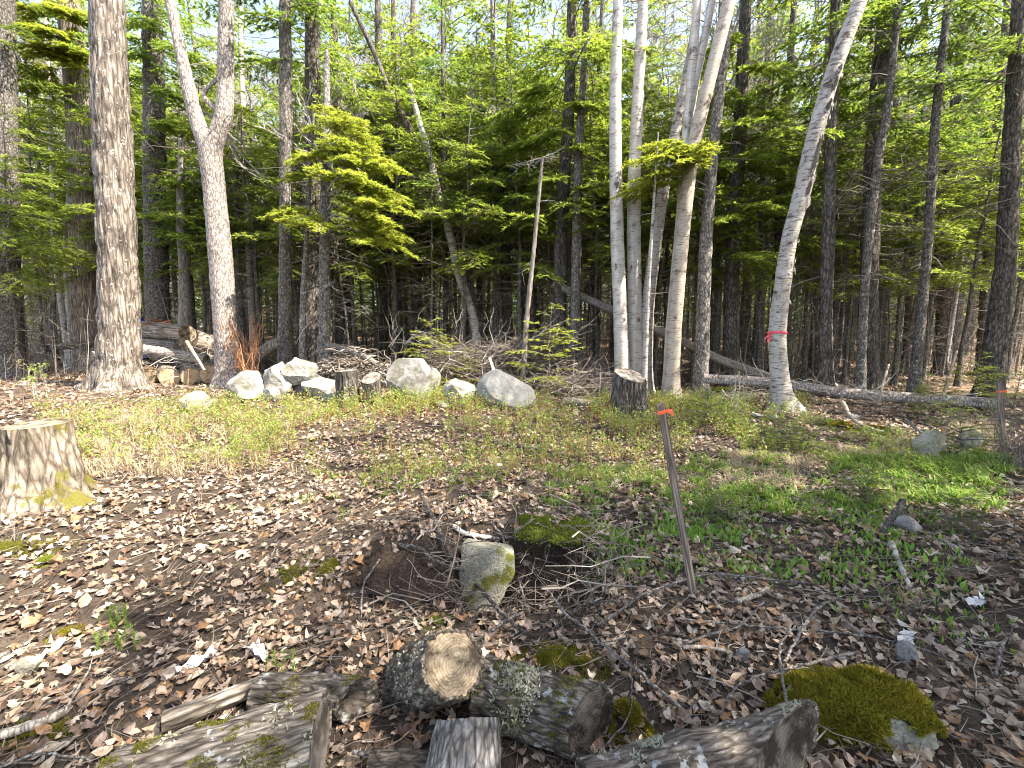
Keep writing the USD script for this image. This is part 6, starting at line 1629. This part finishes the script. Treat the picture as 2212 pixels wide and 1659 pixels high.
g = np.random.default_rng(30)
stems, fol = Acc(), Acc()
for (X0, X1, Y0, Y1, n, hgt, lv, sz) in ((380, 1560, 858, 1010, 1250, 0.30, 15, 0.04), (60, 700, 880, 1030, 520, 0.30, 15, 0.042), (1250, 1640, 870, 960, 420, 0.32, 18, 0.045), (500, 1500, 960, 1080, 420, 0.22, 11, 0.032), (1480, 1760, 860, 960, 240, 0.28, 16, 0.045), (700, 1100, 858, 905, 240, 0.36, 18, 0.045), (1560, 2000, 940, 1010, 260, 0.18, 14, 0.04)):
    x, y = in_view(X0, X1, Y0, Y1, n, g)
    leafy_stems(x, y, hgt, lv, sz, g, stems, fol)
t = thing("green_shoots", "low yellow-green leafy shoots spread over the middle of the clearing", "ground cover", kind="stuff")
part(t, "stems", stems.get(), "twig_red", kind="stuff")
part(t, "leaves", fol.get(), "shrub_leaf", kind="stuff")


def tufts(x, y, blades_n, length, width, g, acc, spread=0.5):
    k = np.repeat(np.arange(len(x)), blades_n)
    n = len(k)
    base = np.column_stack([x[k] + g.normal(0, 0.025, n), y[k] + g.normal(0, 0.025, n), np.zeros(n)])
    base[:, 2] = H(base[:, 0], base[:, 1])
    a = g.uniform(0, 6.28, n)
    out = np.column_stack([np.cos(a), np.sin(a), 0 * a])
    L = length * g.uniform(0.5, 1.2, n)[:, None]
    sp = g.uniform(0.2, 1.4, (n, 1)) * spread
    p1 = base + (out * sp * 0.5 + UP * 0.62) * L
    p2 = base + (out * sp * 1.25 + UP * (0.72 - 0.25 * sp)) * L
    w = np.cross(out, UP) * width * 0.5
    acc.tris(np.stack([base - w, base + w, p1 + w], 1))
    acc.tris(np.stack([base - w, p1 + w, p1 - w], 1))
    acc.tris(np.stack([p1 - w, p1 + w, p2], 1))


acc = Acc()
for (X0, X1, Y0, Y1, n, L, wd) in ((1480, 2150, 985, 1130, 125, 0.17, 0.010), (1750, 2212, 980, 1100, 75, 0.18, 0.010), (1150, 1560, 1010, 1100, 110, 0.11, 0.006), (600, 1100, 1000, 1090, 60, 0.09, 0.005)):
    x, y = in_view(X0, X1, Y0, Y1, n, g)
    tufts(x, y, 20, L, wd, g, acc, 0.95)
lone("sedge", acc.get(), "sedge", "bright green tufts of sedge on the right of the clearing", "grass", kind="stuff")
acc = Acc()
for (X0, X1, Y0, Y1, n, L) in ((80, 700, 890, 1040, 260, 0.24), (1780, 1990, 960, 1000, 60, 0.2), (1560, 1760, 985, 1060, 110, 0.15), (2050, 2150, 910, 960, 40, 0.2)):
    x, y = in_view(X0, X1, Y0, Y1, n, g)
    tufts(x, y, 18, L, 0.005, g, acc, 0.9)
lone("dry_grass", acc.get(), "dry_grass", "dry straw-coloured grass between the green growth", "grass", kind="stuff")
# single upright leaves of spring lilies
x, y = [], []
for (X0, X1, Y0, Y1, n) in ((1200, 2100, 1060, 1280, 1500), (1250, 1750, 1130, 1260, 700), (1750, 2212, 1150, 1420, 260), (820, 1250, 1020, 1110, 150), (1620, 2200, 1010, 1110, 700)):
    a, b = in_view(X0, X1, Y0, Y1, n, g, 0.5)
    x.append(a)
    y.append(b)
x, y = np.concatenate(x), np.concatenate(y)
n = len(x)
b = np.column_stack([x, y, H(x, y) + 0.004])
e = unit(np.column_stack([g.normal(0, 0.35, n), g.normal(0, 0.35, n), np.ones(n)]))
w = unit(np.cross(e, g.normal(0, 1, (n, 3))))
s = 0.062 * g.uniform(0.5, 1.25, (n, 1))
acc = Acc()
m1 = b + e * s * 0.35 + np.cross(e, w) * s * 0.05
l1, r1 = b + e * s * 0.45 + w * s * 0.17, b + e * s * 0.45 - w * s * 0.17
tip = b + e * s + np.cross(e, w) * s * 0.2
for tri in ((b, l1, m1), (b, m1, r1), (m1, l1, tip), (m1, tip, r1)):
    acc.tris(np.stack(tri, 1))
# four triangles of a leaf share no vertices, so weld each leaf for one tone
V, F = acc.get()
V4 = np.stack([b, l1, m1, r1, tip], 1).reshape(-1, 3)
F4 = (np.array([[0, 1, 2], [0, 2, 3], [2, 1, 4], [2, 4, 3]])[None] + (np.arange(n) * 5)[:, None, None]).reshape(-1, 3)
lone("lily_leaves", (V4, F4), "lily_leaf", "scattered small upright green leaves poking through the litter", "ground cover", kind="stuff")
# club-moss sprigs
acc = Acc()
for (X0, X1, Y0, Y1, n) in ((175, 300, 1330, 1410, 34), (570, 640, 1430, 1465, 9), (1590, 1660, 1170, 1200, 12), (850, 1300, 1090, 1120, 16), (400, 700, 1090, 1110, 10), (735, 760, 1110, 1130, 6)):
    x, y = in_view(X0, X1, Y0, Y1, n, g, 0.05)
    for xx, yy in zip(x, y):
        m = 60
        hh = g.uniform(0.05, 0.10)
        u = g.uniform(0, 1, m)
        p = np.column_stack([xx + g.normal(0, 0.01) * u, yy + g.normal(0, 0.01) * u, float(H(xx, yy)) + u * hh])
        acc.tris(blades(p, np.tile(UP, (m, 1)), 0.016, 0.0035, g, 0.8))
lone("club_moss", acc.get(), "sedge", "small upright sprigs of club moss among the leaves", "ground cover", kind="stuff")
